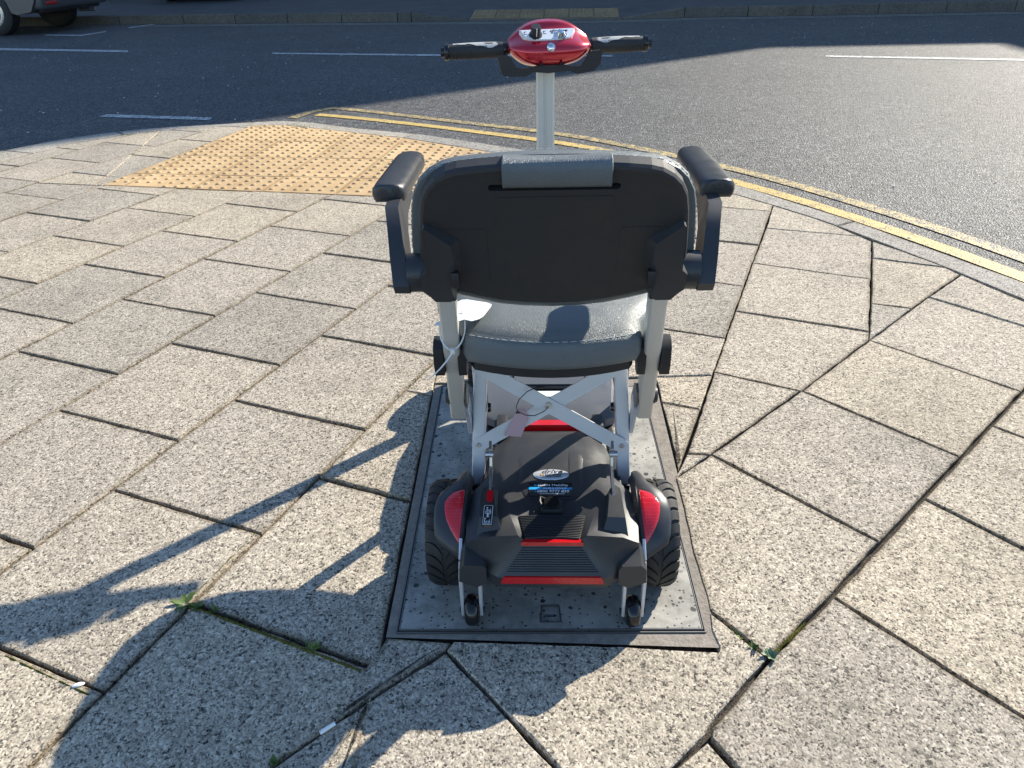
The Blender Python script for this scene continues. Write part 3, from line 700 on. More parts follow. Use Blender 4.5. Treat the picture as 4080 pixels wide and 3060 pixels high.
# ---------------------------------------------------------------- inspection cover under the scooter
ccx = sum(p[0] for p in COVER)/4; ccy = sum(p[1] for p in COVER)/4
cover = thing('inspection_cover', 'large rectangular concrete infilled steel inspection cover under the mobility scooter', 'manhole cover', (ccx, ccy, 0))
rel = lambda P: [(x-ccx, y-ccy) for x, y in P]
pan = rel(inset(cv, .0005))
keyc = (.0585-ccx, .951-ccy)
bm = bmesh.new(); lip = inset(pan, .0035)
vs = loft(bm, [[(x, y, -.03) for x, y in pan], [(x, y, .0005) for x, y in pan], [(x, y, .0028) for x, y in lip]], caps=False); bm.faces.new(vs[-1]); bm.faces.new(vs[0][::-1])
panel = obj('infill_panel', bm, COV, cover, angle=50)
# rim of the tray and the frame it sits in
def ring(outer, inner, z0, z1, m, name):
    bm = bmesh.new(); vs = loft(bm, [[(x, y, z0) for x, y in outer], [(x, y, z1) for x, y in outer], [(x, y, z1) for x, y in inner], [(x, y, z0) for x, y in inner]], caps=False)
    return obj(name, bm, m, cover, smooth=False)
ring(pan, inset(pan, .0016), -.02, .0033, DKSTEEL, 'tray_rim')
ring(rel(inset(cv, -.0042)), rel(inset(cv, -.0022)), -.03, .0008, DKSTEEL, 'frame')
kb = bmesh.new(); a_ = math.radians(-2)
def kp(x, y): return (keyc[0]+x*math.cos(a_)-y*math.sin(a_), keyc[1]+x*math.sin(a_)+y*math.cos(a_))
kh = [kp(-.0165, .022), kp(-.0195, -.024), kp(.0195, -.024), kp(.0165, .022)]
cut(panel, prism([kp(*p) for p in ((-.017, .021), (-.020, -.0215), (.020, -.0215), (.017, .021))], -.001, .02))
cut(panel, prism([kp(x, y) for x, y in rrect(.0125, .0052, .005, 5)], -.05, .02))
kb = prism([kp(x, y) for x, y in rrect(.0125, .0052, .005, 5)], -.028, -.026)
obj('keyhole', kb, DARKSLOT, cover, smooth=False)
kr = bmesh.new()
for w0, z0 in ((0, .0034),):
    P = [kp(*p) for p in ((-.0165, .020), (-.0195, -.0215), (.0195, -.0215), (.0165, .020))]
    Q = inset(ccw(P), .0018); P = ccw(P)
    loft(kr, [[(x, y, -.0012) for x, y in P], [(x, y, z0) for x, y in P], [(x, y, z0) for x, y in Q], [(x, y, -.0012) for x, y in Q]], caps=False)
obj('keyhole_frame', kr, DKSTEEL, cover, smooth=False)
bm = prism([kp(x, y) for x, y in rrect(.0125, .0052, .005, 5)], -.0012, .0002); 
# ---------------------------------------------------------------- the mobility scooter
SC = thing('mobility_scooter', 'folding mobility scooter with grey seat, silver frame and glossy red handlebar head', 'mobility scooter', (.066, 1.06, .0032), math.radians(-2.7))
def part(name, bm, m, parent=SC, **k): return obj(name, bm, m, parent, **k)
# rear wheels
def wheel(name, x, y, R, hw, treadn=26):
    k = R/.1; bm = lathe_x([(-hw, .072*k), (-hw*1.04, .082*k), (-hw*.98, .090*k), (-hw*.72, .0945*k), (-hw*.35, .0968*k), (0, .0974*k), (hw*.35, .0968*k), (hw*.72, .0945*k), (hw*.98, .090*k), (hw*1.04, .082*k), (hw, .072*k)], 48, (x, y, R))
    def rad(u): u = abs(u)/hw; return k*(.1000 if u < .3 else .1000-.0006*((u-.3)/.3) if u < .6 else .0994-.009*((u-.6)/.44)**1.6)
    def patch(us, th, half, bm):
        rows = []
        for u, t in zip(us, th):
            r = rad(u); row = []
            for (dr, dt) in ((-.006*k, -half), (0, -half*.86), (0, half*.86), (-.006*k, half)):
                a = t+dt; row.append(bm.verts.new((x+u, y+(r+dr)*math.cos(a), R+(r+dr)*math.sin(a))))
            rows.append(row)
        for a, b in zip(rows, rows[1:]):
            for i in range(3): bm.faces.new((a[i], a[i+1], b[i+1], b[i]))
        for e in (rows[0], rows[-1]): bm.faces.new(e)
    for i in range(treadn):
        t0 = 2*PI*i/treadn
        for s in (-1, 1):
            tt = t0 + (.5*2*PI/treadn if s > 0 else 0)
            us = [s*hw*f for f in (.10, .30, .52, .74, .92, 1.02)]; th = [tt+sh_ for sh_ in (0, -.10, -.17, -.20, -.20, -.19)]
            patch(us, th, PI/treadn*.80, bm)
    t = part(name, bm, RUB, angle=35)
    rim = lathe_x([(-hw*.6, .012*k), (-hw*.75, .03*k), (-hw*.82, .066*k), (-hw*.98, .073*k), (hw*.98, .073*k), (hw*.82, .066*k), (hw*.75, .03*k), (hw*.6, .012*k)], 32, (x, y, R)); part('rim', rim, SIL, t)
    hub = lathe_x([(-hw*1.0, .008*k), (-hw*1.0, .016*k), (-hw*.6, .02*k), (hw*.6, .02*k), (hw*1.0, .016*k), (hw*1.0, .008*k)], 20, (x, y, R)); part('hub', hub, BLACK, t)
    return t
for s in (-1, 1): wheel('rear_wheel', s*.1925, 0, .1, .0335)
for s in (-1, 1): wheel('front_wheel', s*.185, .715, .088, .028, 24)
part('axle', cyl((-.16, 0, .1), (.16, 0, .1), .012), DKSTEEL)
# rear body cover
xs = [[0, .046, .0575, .118, .147, .149], [0, .060, .0755, .113, .151, .152], [0, .058, .0815, .112, .153, .153], [0, .062, .090, .114, .145, .146], [0, .0655, .094, .112, .121, .123], [0, .067, .096, .111, .119, .121], [0, .067, .088, .102, .110, .114], [0, .068, .074, .080, .084, .088]]
ys = [-.127, -.064, -.035, .008, .06, .12, .17, .203]
zc = [.193, .1955, .197, .200, .203, .204, .200, .190]
rg = [.0165, .0095, .0055, .0005, -.006, -.009, -.009, -.003]
bm = bmesh.new(); rings = []
def half(st):
    x = xs[st]; z = zc[st]; y = ys[st]
    dz = [0, 0, rg[st], (rg[st]*.6-.001 if st < 4 else rg[st]-.008), -.010 if st < 4 else -.022, -.075]
    return [(x[i], y, z+dz[i]) for i in range(6)]
def full(h): return [(-a, b, c) for a, b, c in reversed(h[1:])] + h
low1 = [(0, -.146, .160), (.072, -.146, .160), (.084, -.143, .162), (.125, -.128, .168), (.149, -.112, .165), (.150, -.10, .125)]
low2 = [(0, -.158, .140), (.090, -.158, .140), (.094, -.156, .140), (.122, -.134, .137), (.146, -.112, .135), (.147, -.10, .120)]
low3 = [(0, -.156, .116), (.088, -.156, .116), (.096, -.153, .116), (.116, -.133, .110), (.140, -.110, .118), (.142, -.098, .112)]
low4 = [(0, -.14, .105), (.08, -.14, .105), (.09, -.14, .105), (.11, -.12, .102), (.13, -.10, .105), (.135, -.09, .105)]
h0 = half(0)
h0 = [(h0[0][0], -.127, h0[0][2]), (h0[1][0], -.127, h0[1][2]), (h0[2][0], -.130, h0[2][2]), (h0[3][0], -.126, h0[3][2]), (h0[4][0], -.119, h0[4][2]), (h0[5][0], -.10, .135)]
rings = [full(low4), full(low3), full(low2), full(low1), full(h0)] + [full(half(i)) for i in range(1, 8)]
xs_front = [(0, .212, .165), (.066, .212, .165), (.07, .212, .165), (.076, .21, .162), (.08, .208, .158), (.085, .205, .12)]
rings.append(full(xs_front))
loft(bm, rings, caps=False, closed=False)
bevel(bm, .0035, 2, 22)
cover_o = part('rear_cover', bm, SATIN, angle=28)
part('chassis_tray', bevel(prism([(-.13, -.10), (.13, -.10), (.14, .02), (.11, .13), (.075, .20), (-.075, .20), (-.11, .13), (-.14, .02)], .095, .125), .006), BLACK)
# smooth raised centre panel of the cover
pp = [(-.0655, .192), (-.0635, .09), (-.0600, .020), (-.0540, -.004), (-.049, -.0155), (-.041, -.021), (.041, -.021), (.049, -.0155), (.0540, -.004), (.0600, .020), (.0635, .09), (.0655, .192), (.058, .1955), (-.058, .1955)]
bm = bmesh.new(); zt = lambda y: .2005+.0045*min(1, max(0, (y+.02)/.12)) - max(0, y-.14)*.14 - max(0, y-.175)*.25
prev = None; rows = []
for k, (d, dz) in enumerate(((0, -.006), (.001, -.0012), (.0035, -.0002), (.012, .0005), (.028, .0010))):
    Q = (inset(ccw(pp), d) if d < .004 else shrink(ccw(pp), d)) if d else ccw(pp); rows.append([(x, y, zt(y)+dz) for x, y in Q])
vs = loft(bm, rows, caps=False); bm.faces.new(vs[-1]); part('centre_panel', bm, SATIN, cover_o, angle=50)
# faceted shoulder bumps
for s in (-1, 1):
    b0 = [(.080, -.122), (.130, -.122), (.128, .0), (.112, .012), (.101, -.005)]; t0 = [(.094, -.098), (.124, -.100), (.122, -.02), (.113, -.01), (.104, -.022)]
    bm = bmesh.new(); zz = .188; 
    loft(bm, [[(s*x, y, .188+(.0 if y < -.05 else .006)) for x, y in b0], [(s*x, y, .2225-.012*(y+.1)) for x, y in t0]]); bevel(bm, .0025, 2, 25)
    part('shoulder_block', bm, SATIN, cover_o, angle=30)
# grilles: a recessed tray with ribs
def grille(y0, y1, w0, w1, z0, z1, n, bow, name='grille'):
    bm = bmesh.new()
    for i in range(n):
        t = (i+.5)/n; y = y0+(y1-y0)*t; z = z0+(z1-z0)*t; ww = w0+(w1-w0)*t; dy = abs(y1-y0)/n*.27; dz = .0016; path = []
        sl = Vector((0, y1-y0, z1-z0)).normalized(); up = Vector((1, 0, 0)).cross(sl); up = up if up.z > 0 else -up
        rings = []
        for u in (-1, -.96, -.5, 0, .5, .96, 1):
            c = Vector((u*ww, y-bow*(u*u), z)); f = .5 if abs(u) == 1 else 1
            rings.append([c - sl*dy*f - up*.002, c - sl*dy*f*.7 + up*dz*f, c + sl*dy*f*.7 + up*dz*f, c + sl*dy*f - up*.002])
        loft(bm, rings)
    return part(name, bm, SATIN, cover_o, angle=30)
part('grille_tray', prism([(-.0585, -.068), (-.046, -.1255), (.046, -.1255), (.0585, -.068), (.03, -.0645), (-.03, -.0645)], .190, .1973), DARKSLOT, cover_o, smooth=False)
grille(-.066, -.124, .0585, .046, .1985, .1985, 14, .003)
grille(-.1325, -.1545, .050, .079, .1855, .1475, 11, 0)
# red strips
bm = prism([(-.052, -.1335), (-.0475, -.1255), (.0475, -.1255), (.052, -.1335)], .189, .1972); bevel(bm, .0012); part('red_trim_strip', bm, REDPL, cover_o)
bm = bmesh.new(); loft(bm, [[(x, -.1588-.0012, z) for x, z in ((-.0855, .1365), (-.0815, .1425), (.0815, .1425), (.0855, .1365), (.087, .1275), (-.087, .1275))], [(x, -.150, z) for x, z in ((-.0855, .1365), (-.0815, .1425), (.0815, .1425), (.0855, .1365), (.087, .1275), (-.087, .1275))]]); bevel(bm, .0012)
part('rear_reflector_strip', bm, REDPL, cover_o)
# caster brackets on the lower corners
for s in (-1, 1):
    bm = bmesh.new()
    P = [(.112, .118), (.112, .150), (.117, .158), (.150, .160), (.158, .150), (.160, .122), (.130, .108)]
    loft(bm, [[(s*x, -.150, z) for x, z in P], [(s*x, -.085, z+.012) for x, z in P]]); bevel(bm, .004, 2); part('bumper_corner', bm, SATIN, cover_o)
# battery lock with its black cap
bm = bevel(box((0, -.048, .2025), (.038, .030, .009)), .0015); part('charge_port', bm, BLACK, cover_o)
bm = cyl((0, -.046, .205), (0, -.047, .213), .0145, .0135, 28); bevel(bm, .0015, 2); part('charge_port_cap', bm, GLOSSB, cover_o)
part('cap_strap', tube([(-.010, -.036, .209), (-.020, -.033, .211), (-.021, -.044, .210), (-.018, -.050, .206)], .003), BLACK, cover_o)
# badge and sticker
pc = .209
bm = bmesh.new(); E_ = [(.034*math.copysign(abs(math.cos(2*PI*i/48))**1.0, math.cos(2*PI*i/48)), .041+.0155*math.sin(2*PI*i/48)) for i in range(48)]
zb = zt(.04)+.0014
vs = loft(bm, [[(x, y, zb-.001) for x, y in E_], [(x*.985, .041+(y-.041)*.97, zb+.001) for x, y in E_], [(x*.8, .041+(y-.041)*.8, zb+.0024) for x, y in E_], [(x*.4, .041+(y-.041)*.4, zb+.003) for x, y in E_]], caps=False); bm.faces.new(vs[-1])
bdg = part('maker_badge', bm, BADGE, cover_o, angle=60)
T_ = Matrix.Translation
zl = zb+.0032
lettering('drive', .0155, NAVY, bdg, T_((.001, .0462, zl)), .35, .0002, sx=1.25)
lettering('DeVilbiss', .0078, NAVY, bdg, T_((.004, .0368, zl)), 0, .0001, sx=1.05)
lettering('HEALTHCARE', .0035, NAVY, bdg, T_((.004, .0318, zl)), 0, .0001, sx=1.3)
bm = bmesh.new()
for (x, y, a, b) in ((-.0165, .0395, .0068, .001), (-.0165, .0345, .0068, .001), (-.0195, .037, .001, .006), (-.0135, .037, .001, .006)): box((x, y, zl), (a, b, .0003), bm)
part('emblem', bm, GOLD, bdg, smooth=False)
zs = zt(0)+.0018
bm = prism([(x-.0015, y-.0005) for x, y in rrect(.0395, .0185, .003, 4)], zs-.0006, zs); stk = part('dealer_sticker', bm, STICK, cover_o, smooth=False)
bm = prism([(-.041, -.0018), (.038, -.0018), (.038, .0038), (-.041, .0052)], zs+.0001, zs+.0003); part('blue_band', bm, CYAN, stk, smooth=False)
lettering('EDEN Mobility', .0082, PRINTW, stk, T_((.003, .0105, zs+.0003)), 0, .0001, sx=1.12)
lettering('SALES & REPAIRS', .0048, PRINTW, stk, T_((.006, .0012, zs+.0006)), 0, .0001, sx=1.2)
lettering('0800 9777 839', .0092, PRINTW, stk, T_((.0035, -.0070, zs+.0003)), 0, .00025, sx=1.05)
lettering('www.edenmobility.co.uk', .0045, PRINTW, stk, T_((.001, -.0135, zs+.0003)), 0, .0001)
bm = cyl((-.029, .0105, zs), (-.029, .0105, zs+.0003), .0027); box((-.0285, -.007, zs+.0003), (.0032, .0032, .0004), bm); part('logo_mark', bm, CYAN, stk, smooth=False)
# fenders with reflectors, built on a cylinder round the axle
def on_wheel(x, deg, r): a = math.radians(deg); return (x, -r*math.cos(a), .1+r*math.sin(a))
for s in (-1, 1):
    st = [(14, .160, .163), (18, .155, .168), (24, .154, .186), (31, .153, .202), (40, .152, .207), (52, .152, .209), (64, .152, .209), (74, .152, .206), (82, .152, .200), (90, .152, .188), (98, .152, .176), (112, .152, .172), (125, .152, .170)]
    bm = bmesh.new(); rings = []
    for dg_, xi, xo in st:
        edge = xo-xi; R1 = .1145
        prof = [(xi, .104), (xi, R1-.003), (xi+.004, R1), (xi+edge*.55, R1+.0005), (xo-.006 if edge > .02 else xo-edge*.2, R1-.0012), (xo, R1-.006), (xo+.001, R1-.018 if edge > .03 else R1-.010), (xo-.003, .100 if edge > .03 else .103)]
        rings.append([on_wheel(s*x, dg_, r) for x, r in prof])
    loft(bm, rings); fen = part('fender', bm, SATIN, angle=45)
    rp = [(.1565, 82), (.166, 80.5), (.176, 78.3), (.185, 73), (.1905, 67.5), (.189, 60), (.186, 53), (.179, 45), (.171, 38), (.163, 31.5), (.1605, 38), (.1585, 48), (.1572, 60), (.1565, 70)]
    bm = bmesh.new(); cxx = sum(p[0] for p in rp)/len(rp); cyy = sum(p[1] for p in rp)/len(rp)
    rr = []
    for f, r in ((1.0, .113), (1.0, .1162), (.93, .1171), (.6, .1173), (.25, .1174)):
        rr.append([on_wheel(s*(cxx+(x-cxx)*f), cyy+(d-cyy)*f, r) for x, d in rp])
    vs = loft(bm, rr, caps=False); bm.faces.new(vs[-1]); part('reflector', bm, REFL, fen, angle=50)
    # inner arch plate joining fender and body
    bm = bmesh.new(); A_ = [on_wheel(s*.1535, d, .1138) for d in (20, 40, 60, 80, 100, 120)]; B_ = [(s*.146, p[1], max(.12, min(p[2]-.02, .195))) for p in A_]
    vs = loft(bm, [A_, B_], closed=False, caps=False); part('arch_plate', bm, SATIN, fen)
# anti-tip casters
for s in (-1, 1):
    yc, zc_ = -.128, .0290
    ct = part('anti_tip_wheel', lathe_x([(-.0125, .008), (-.0125, .021), (-.009, .0265), (-.004, .0282), (.004, .0282), (.009, .0265), (.0125, .021), (.0125, .008)], 28, (s*.1435, yc, zc_)), GLOSSB)
    part('hub', cyl((s*.1435-.022, yc, zc_), (s*.1435+.022, yc, zc_), .0055), BLACK, ct)
    for d in (-1, 1):
        x = s*.1435+d*.0165; bm = bmesh.new()
        pth = [(x-d*.0, yc, zc_-.007), (x, yc+.001, zc_+.02), (x+d*.0005, -.126, .105), (x-d*.001, -.116, .14), (x-d*.001, -.09, .165)]
        for p, q in zip(pth, pth[1:]): rtube(p, q, .0030, .0080, .0012, bm=bm)
        part('caster_arm', bm, BARM, ct)
        part('axle_bolt', bevel(cyl((x, yc, zc_), (x+d*.006, yc, zc_), .0062, .005, 12), .001), BLACK, ct)
    part('cross_pin', cyl((s*.1435-.02, -.117, .125), (s*.1435+.02, -.117, .125), .004), STEEL, ct)
# freewheel lever, its slot and label
lev = part('lever_slot', bevel(box((-.1015, -.040, .2015), (.010, .062, .014)), .001), DKSTEEL)
bm = bmesh.new(); loft(bm, [[(-.1085+a*1.0, -.046+b, .2165+c) for a, b in rrect(.0048*f, .0125*f, .0045*f, 5)] for c, f in ((-.012, .8), (-.006, 1), (.006, 1.02), (.012, .8))]); bmesh.ops.rotate(bm, verts=bm.verts, cent=(-.1085, -.046, .2165), matrix=Matrix.Rotation(math.radians(15), 3, 'X'))
part('freewheel_lever', bevel(bm, .002), REDPL)
zq = .2245
bm = bmesh.new(); lb = rrect(.0088, .0265, .0025, 4); loft(bm, [[(-.1095+x, -.0945+y, .2192 - .012*(y-.005)) for x, y in lb], [(-.1095+x, -.0945+y, .2228 - .012*(y-.005)) for x, y in lb]])
lab = part('drive_neutral_label', bm, STICK, smooth=False)
def lz(y): return .2231 - .012*(y+.0945-.005)
def flat_ring(c, r0, r1, bm, seg=20):
    vs = [[bm.verts.new((c[0]+r*math.cos(2*PI*i/seg), c[1]+r*math.sin(2*PI*i/seg), lz(c[1]))) for i in range(seg)] for r in (r0, r1)]
    for i in range(seg): bm.faces.new((vs[0][i], vs[0][(i+1) % seg], vs[1][(i+1) % seg], vs[1][i]))
def ln(x0, y0, x1, y1, w, bm):
    d = Vector((x1-x0, y1-y0)).normalized(); nn = Vector((-d.y, d.x))*w/2
    bm.faces.new([bm.verts.new((x, y, lz(y))) for x, y in ((x0+nn.x, y0+nn.y), (x0-nn.x, y0-nn.y), (x1-nn.x, y1-nn.y), (x1+nn.x, y1+nn.y))])
bm = bmesh.new(); X0, Y0 = -.1095, -.0945
o_ = [(X0+x, Y0+y) for x, y in rrect(.0078, .0255, .002, 4)]; i_ = [(X0+x, Y0+y) for x, y in rrect(.0070, .0247, .0016, 4)]
va = [bm.verts.new((x, y, lz(y))) for x, y in o_]; vb = [bm.verts.new((x, y, lz(y))) for x, y in i_]
for i in range(len(va)): bm.faces.new((va[i], va[(i+1) % len(va)], vb[(i+1) % len(va)], vb[i]))
for yy, stand in ((Y0+.009, 0), (Y0-.0185, 1)):
    flat_ring((X0-.0025, yy), .0013, .0022, bm); flat_ring((X0+.0032, yy), .0013, .0022, bm)
    ln(X0-.0025, yy+.0028, X0+.003, yy+.0028, .0007, bm); ln(X0+.0032, yy, X0+.0042, yy+.008, .0007, bm)
    if stand: ln(X0-.0048, yy, X0-.0045, yy+.0075, .0012, bm); flat_ring((X0-.0042, yy+.0092), .0001, .0015, bm)
    else: ln(X0-.002, yy+.003, X0-.0022, yy+.0078, .0014, bm); ln(X0-.002, yy+.005, X0+.0018, yy+.0045, .001, bm); flat_ring((X0-.002, yy+.0098), .0001, .0015, bm)
ln(X0, Y0-.004, X0, Y0+.002, .0022, bm)
for d in (-1, 1): bm.faces.new([bm.verts.new((X0+x, Y0-.001+y, lz(Y0))) for x, y in ((-.0032, d*.0022), (.0032, d*.0022), (0, d*.0052))])
part('pictogram', bm, PRINTW, lab, smooth=False)
lettering('DRIVE', .0032, PRINTW, lab, T_((X0, Y0+.0045, lz(Y0+.0045))), 0, .0001, sx=1.2)
lettering('NEUTRAL', .0026, PRINTW, lab, T_((X0, Y0-.0232, lz(Y0-.0232))), 0, .0001, sx=1.1)
# main folding legs, braces
for s in (-1, 1):
    lg = part('frame_leg', rtube((s*.1420, .087, .148), (s*.1265, .155, .455), .0125, .012, .003), BARM)
    part('leg_end_bracket', bevel(box((s*.1425, .088, .138), (.022, .034, .032)), .003), BLACK, lg)
    part('bracket_bolt', cyl((s*.1425, .073, .140), (s*.1425, .068, .140), .004), STEEL, lg)
    part('hinge_bolt', bevel(cyl((s*.119, .122, .302), (s*.113, .122, .302), .010, .008, 16), .002), GLOSSB, lg)
    # thin upright folding lever beside the leg
    bm = bmesh.new(); pts = [(.030, .300), (.038, .285), (.012, .255), (-.045, .232), (-.085, .216), (-.095, .206), (-.085, .204), (-.03, .222), (.01, .24), (.02, .262), (.018, .29)]
    pts = [(.014, .285), (.022, .276), (.012, .246), (-.03, .226), (-.062, .214), (-.066, .207), (-.055, .206), (0, .215), (.03, .225), (.034, .27), (.026, .292)]
    part('folding_link', bevel(prism(pts, s*.107, s*.1115, 'yz'), .001), STEEL)
    part('link_pivot', cyl((s*.104, .016, .27), (s*.118, .016, .27), .006), STEEL)
    # side rails running forward under the seat
    part('lower_rail', rtube((s*.126, .02, .160), (s*.128, .46, .150), .009, .012, .003), BLACK)
    part('front_leg', rtube((s*.1450, .215, .452), (s*.1500, .308, .140), .0115, .011, .003), BARM)
yl = lambda z: (z-.148)/(.455-.148)*.068 + .087 - .0130
br = []
for s, off in ((-1, 0), (1, -.0035)):
    z0, z1 = .236, .385
    a = Vector((s*.1375, yl(z0)+off, z0)); b = Vector((-s*.122, yl(z1)+off, z1))
    if s > 0: a, b = Vector((.1345, yl(z0)+off, z0)), Vector((-.1310, yl(z1+.004)+off, z1+.004))
    d = (b-a).normalized(); nrm = Vector((0, -1, .221)).normalized(); up = d.cross(nrm).normalized(); w_ = .0135
    P = []
    for k in range(9): ang = PI/2+PI*k/8; P.append(a + d*math.cos(ang)*w_ + up*math.sin(ang)*w_)
    for k in range(9): ang = -PI/2+PI*k/8; P.append(b + d*math.cos(ang)*w_ + up*math.sin(ang)*w_)
    bm = bmesh.new(); loft(bm, [P, [p + nrm*.003 for p in P]]); bevel(bm, .0006, 1)
    o = part('cross_brace', bm, BARM, angle=30)
    part('rivet', bevel(cyl(a+nrm*.003, a+nrm*.006, .0055, .0042, 16), .001), STEEL, o)
    br.append((a, b, nrm))
pv = Vector((-.0040, yl(.3165)-.0035, .3165)); nrm = br[1][2]
part('pivot_rivet', bevel(cyl(pv+nrm*.002, pv+nrm*.0062, .0072, .006, 20), .0012), STEEL, o)
# floor deck with battery lid
ZD = .200
dk = [(-.139, .262), (-.118, .248), (.118, .248), (.139, .262), (.147, .36), (.146, .56), (.125, .66), (.05, .70), (-.05, .70), (-.125, .66), (-.146, .56), (-.147, .36)]
bm = bmesh.new(); vs = loft(bm, [[(x, y, ZD-.030) for x, y in dk], [(x, y, ZD-.006-(.006 if y < .28 else 0)) for x, y in dk], [(x*.985, .48+(y-.48)*.985, ZD-.002-(.008 if y < .28 else 0)) for x, y in dk], [(x*.965, .48+(y-.48)*.80, ZD) for x, y in dk]], caps=False); bm.faces.new(vs[-1]); bm.faces.new(vs[0][::-1])
deck = part('floor_deck', bm, GREYP, angle=25)
part('deck_under_tray', bevel(prism([(-.115, .28), (.115, .28), (.115, .62), (-.115, .62)], .10, ZD-.03), .01), BLACK, deck)
lid = [(-.081, .368), (.081, .368), (.073, .54), (-.073, .54)]
part('battery_lid', bevel(prism(lid, ZD-.004, ZD+.0055), .0025, 3), GREYP, deck)
for s in (-1, 1): part('lid_groove', rtube((s*.0845, .366, ZD+.0006), (s*.077, .545, ZD+.0006), .0022, .001, .0009), DARKSLOT, deck)
part('handle_recess', prism(rrect(.0845, .0125, .003), ZD-.004, ZD+.0008), DARKSLOT, deck).location = (-.003, .3625, 0)
part('carry_handle', rtube((-.080, .356, ZD+.003), (.074, .356, ZD+.003), .0022, .0035, .0018, ax=Vector((0, 0, 1))), GLOSSB, deck)
bm = prism([(-.106, .228), (.106, .228), (.112, .247), (-.112, .247)], ZD-.026, ZD-.0105); part('red_deck_strip', bevel(bm, .003), REDPL, deck)
dl = part('white_rating_label', prism(rrect(.038, .011, .001), ZD+.0002, ZD+.0009), WHITE, deck); dl.location = (-.0055, .334, 0)
wl = part('warning_label', prism(rrect(.022, .020, .006), ZD+.0002, ZD+.0009), WHITE, deck); wl.location = (.103, .446, 0)
part('warning_triangle', prism([(-.005, -.002), (.006, -.002), (.0005, .008)], ZD+.0009, ZD+.0013), YPRINT, wl).location = (0, .004, 0)
bm = bmesh.new()
for k in range(3): box((-.001+.001*k, -.006-.004*k, ZD+.0012), (.030-.004*k, .0015, .0004), bm)
part('label_text_line', bm, NAVY, wl, smooth=False)
for k, s in enumerate((-1, 1)): part('hinge_block', bevel(box((s*.100, .232, .175), (.022, .045, .05)), .004), BLACK)
# front axle, steering column foot, wheel arches
part('front_axle', rtube((-.165, .715, .088), (.165, .715, .088), .012, .012, .004, ax=Vector((0, 1, 0))), BLACK)
part('column_foot', bevel(prism([(.64, .11), (.79, .11), (.83, .15), (.83, .22), (.76, .22), (.70, .14)], -.035, .035, 'yz'), .01), BLACK)
for s in (-1, 1):
    bm = bmesh.new(); rg_ = []
    for d in range(20, 161, 20):
        a = math.radians(d); rg_.append([(s*x, .715-r*math.cos(a), .088+r*math.sin(a)) for x, r in ((.150, .094), (.150, .100), (.19, .101), (.214, .096), (.214, .092), (.19, .096))])
    loft(bm, rg_); part('front_fender', bm, SATIN)
    part('fork', bevel(box((s*.148, .715, .13), (.014, .05, .11)), .004), BLACK)
# ---------------------------------------------------------------- seat
def seat_outline(grow=0, n=10):
    P = []
    for k in range(n+1): x = -.138+.276*k/n; P.append((x, -.042+.030*(x/.138)**2))
    R_ = [(.1455, .004), (.1490, .048), (.168, .080), (.192, .115), (.205, .16), (.2125, .23), (.210, .31), (.198, .37), (.172, .413), (.13, .434), (.07, .442)]; P += R_ + [(0, .444)] + [(-x, y) for x, y in reversed(R_)]
    return P
so_ = seat_outline(); bm = bmesh.new(); rows = []
for d, z in ((.012, .4725), (.003, .4765), (0, .486), (0, .508), (.0015, .516), (.005, .5225), (.009, .5235), (.013, .5275), (.04, .535), (.09, .536)):
    rows.append([(x, y, z - (.012*(1-((y-.05)/.4)**1)*0)) for x, y in ((inset(ccw(so_), d) if d < .014 else shrink(ccw(so_), d)) if d else ccw(so_))])
vs = loft(bm, rows, caps=False); bm.faces.new(vs[-1]); bm.faces.new(vs[0][::-1])
seat = part('seat_cushion', bm, LEA, angle=60)
sp = inset(ccw(so_), .0068); bm = bmesh.new()
def dashes(path, L, gap, r, bm, zoff=0, lift=Vector((0, 0, 0))):
    path = [Vector(p) for p in path]; acc = 0
    for a, b in zip(path, path[1:]):
        seg = (b-a).length; k = max(1, int(seg/(L+gap)))
        for i in range(k):
            p = a+(b-a)*((i+.12)/k)+lift; q = a+(b-a)*((i+.12+L/(L+gap))/k)+lift; tube([p, (p+q)/2+lift*.3, q], [r*.6, r, r*.6], 5, bm)
idx = [i for i, p in enumerate(sp) if p[1] < .25]
run = [(x, y, .5237) for x, y in sp]
dashes([r for r in run if r[1] < .2 and abs(r[0]) < .2][:12], .0068, .0026, .00075, bm)
part('stitching', bm, THREAD, seat)['kind'] = 'stuff'
part('seat_base', bevel(prism([(x*.92, .010+y*.955) for x, y in so_], .456, .4735), .004), BLACK)
for s in (-1, 1):
    part('seat_slide', rtube((s*.11, .04, .444), (s*.11, .38, .444), .012, .008, .003), BLACK)
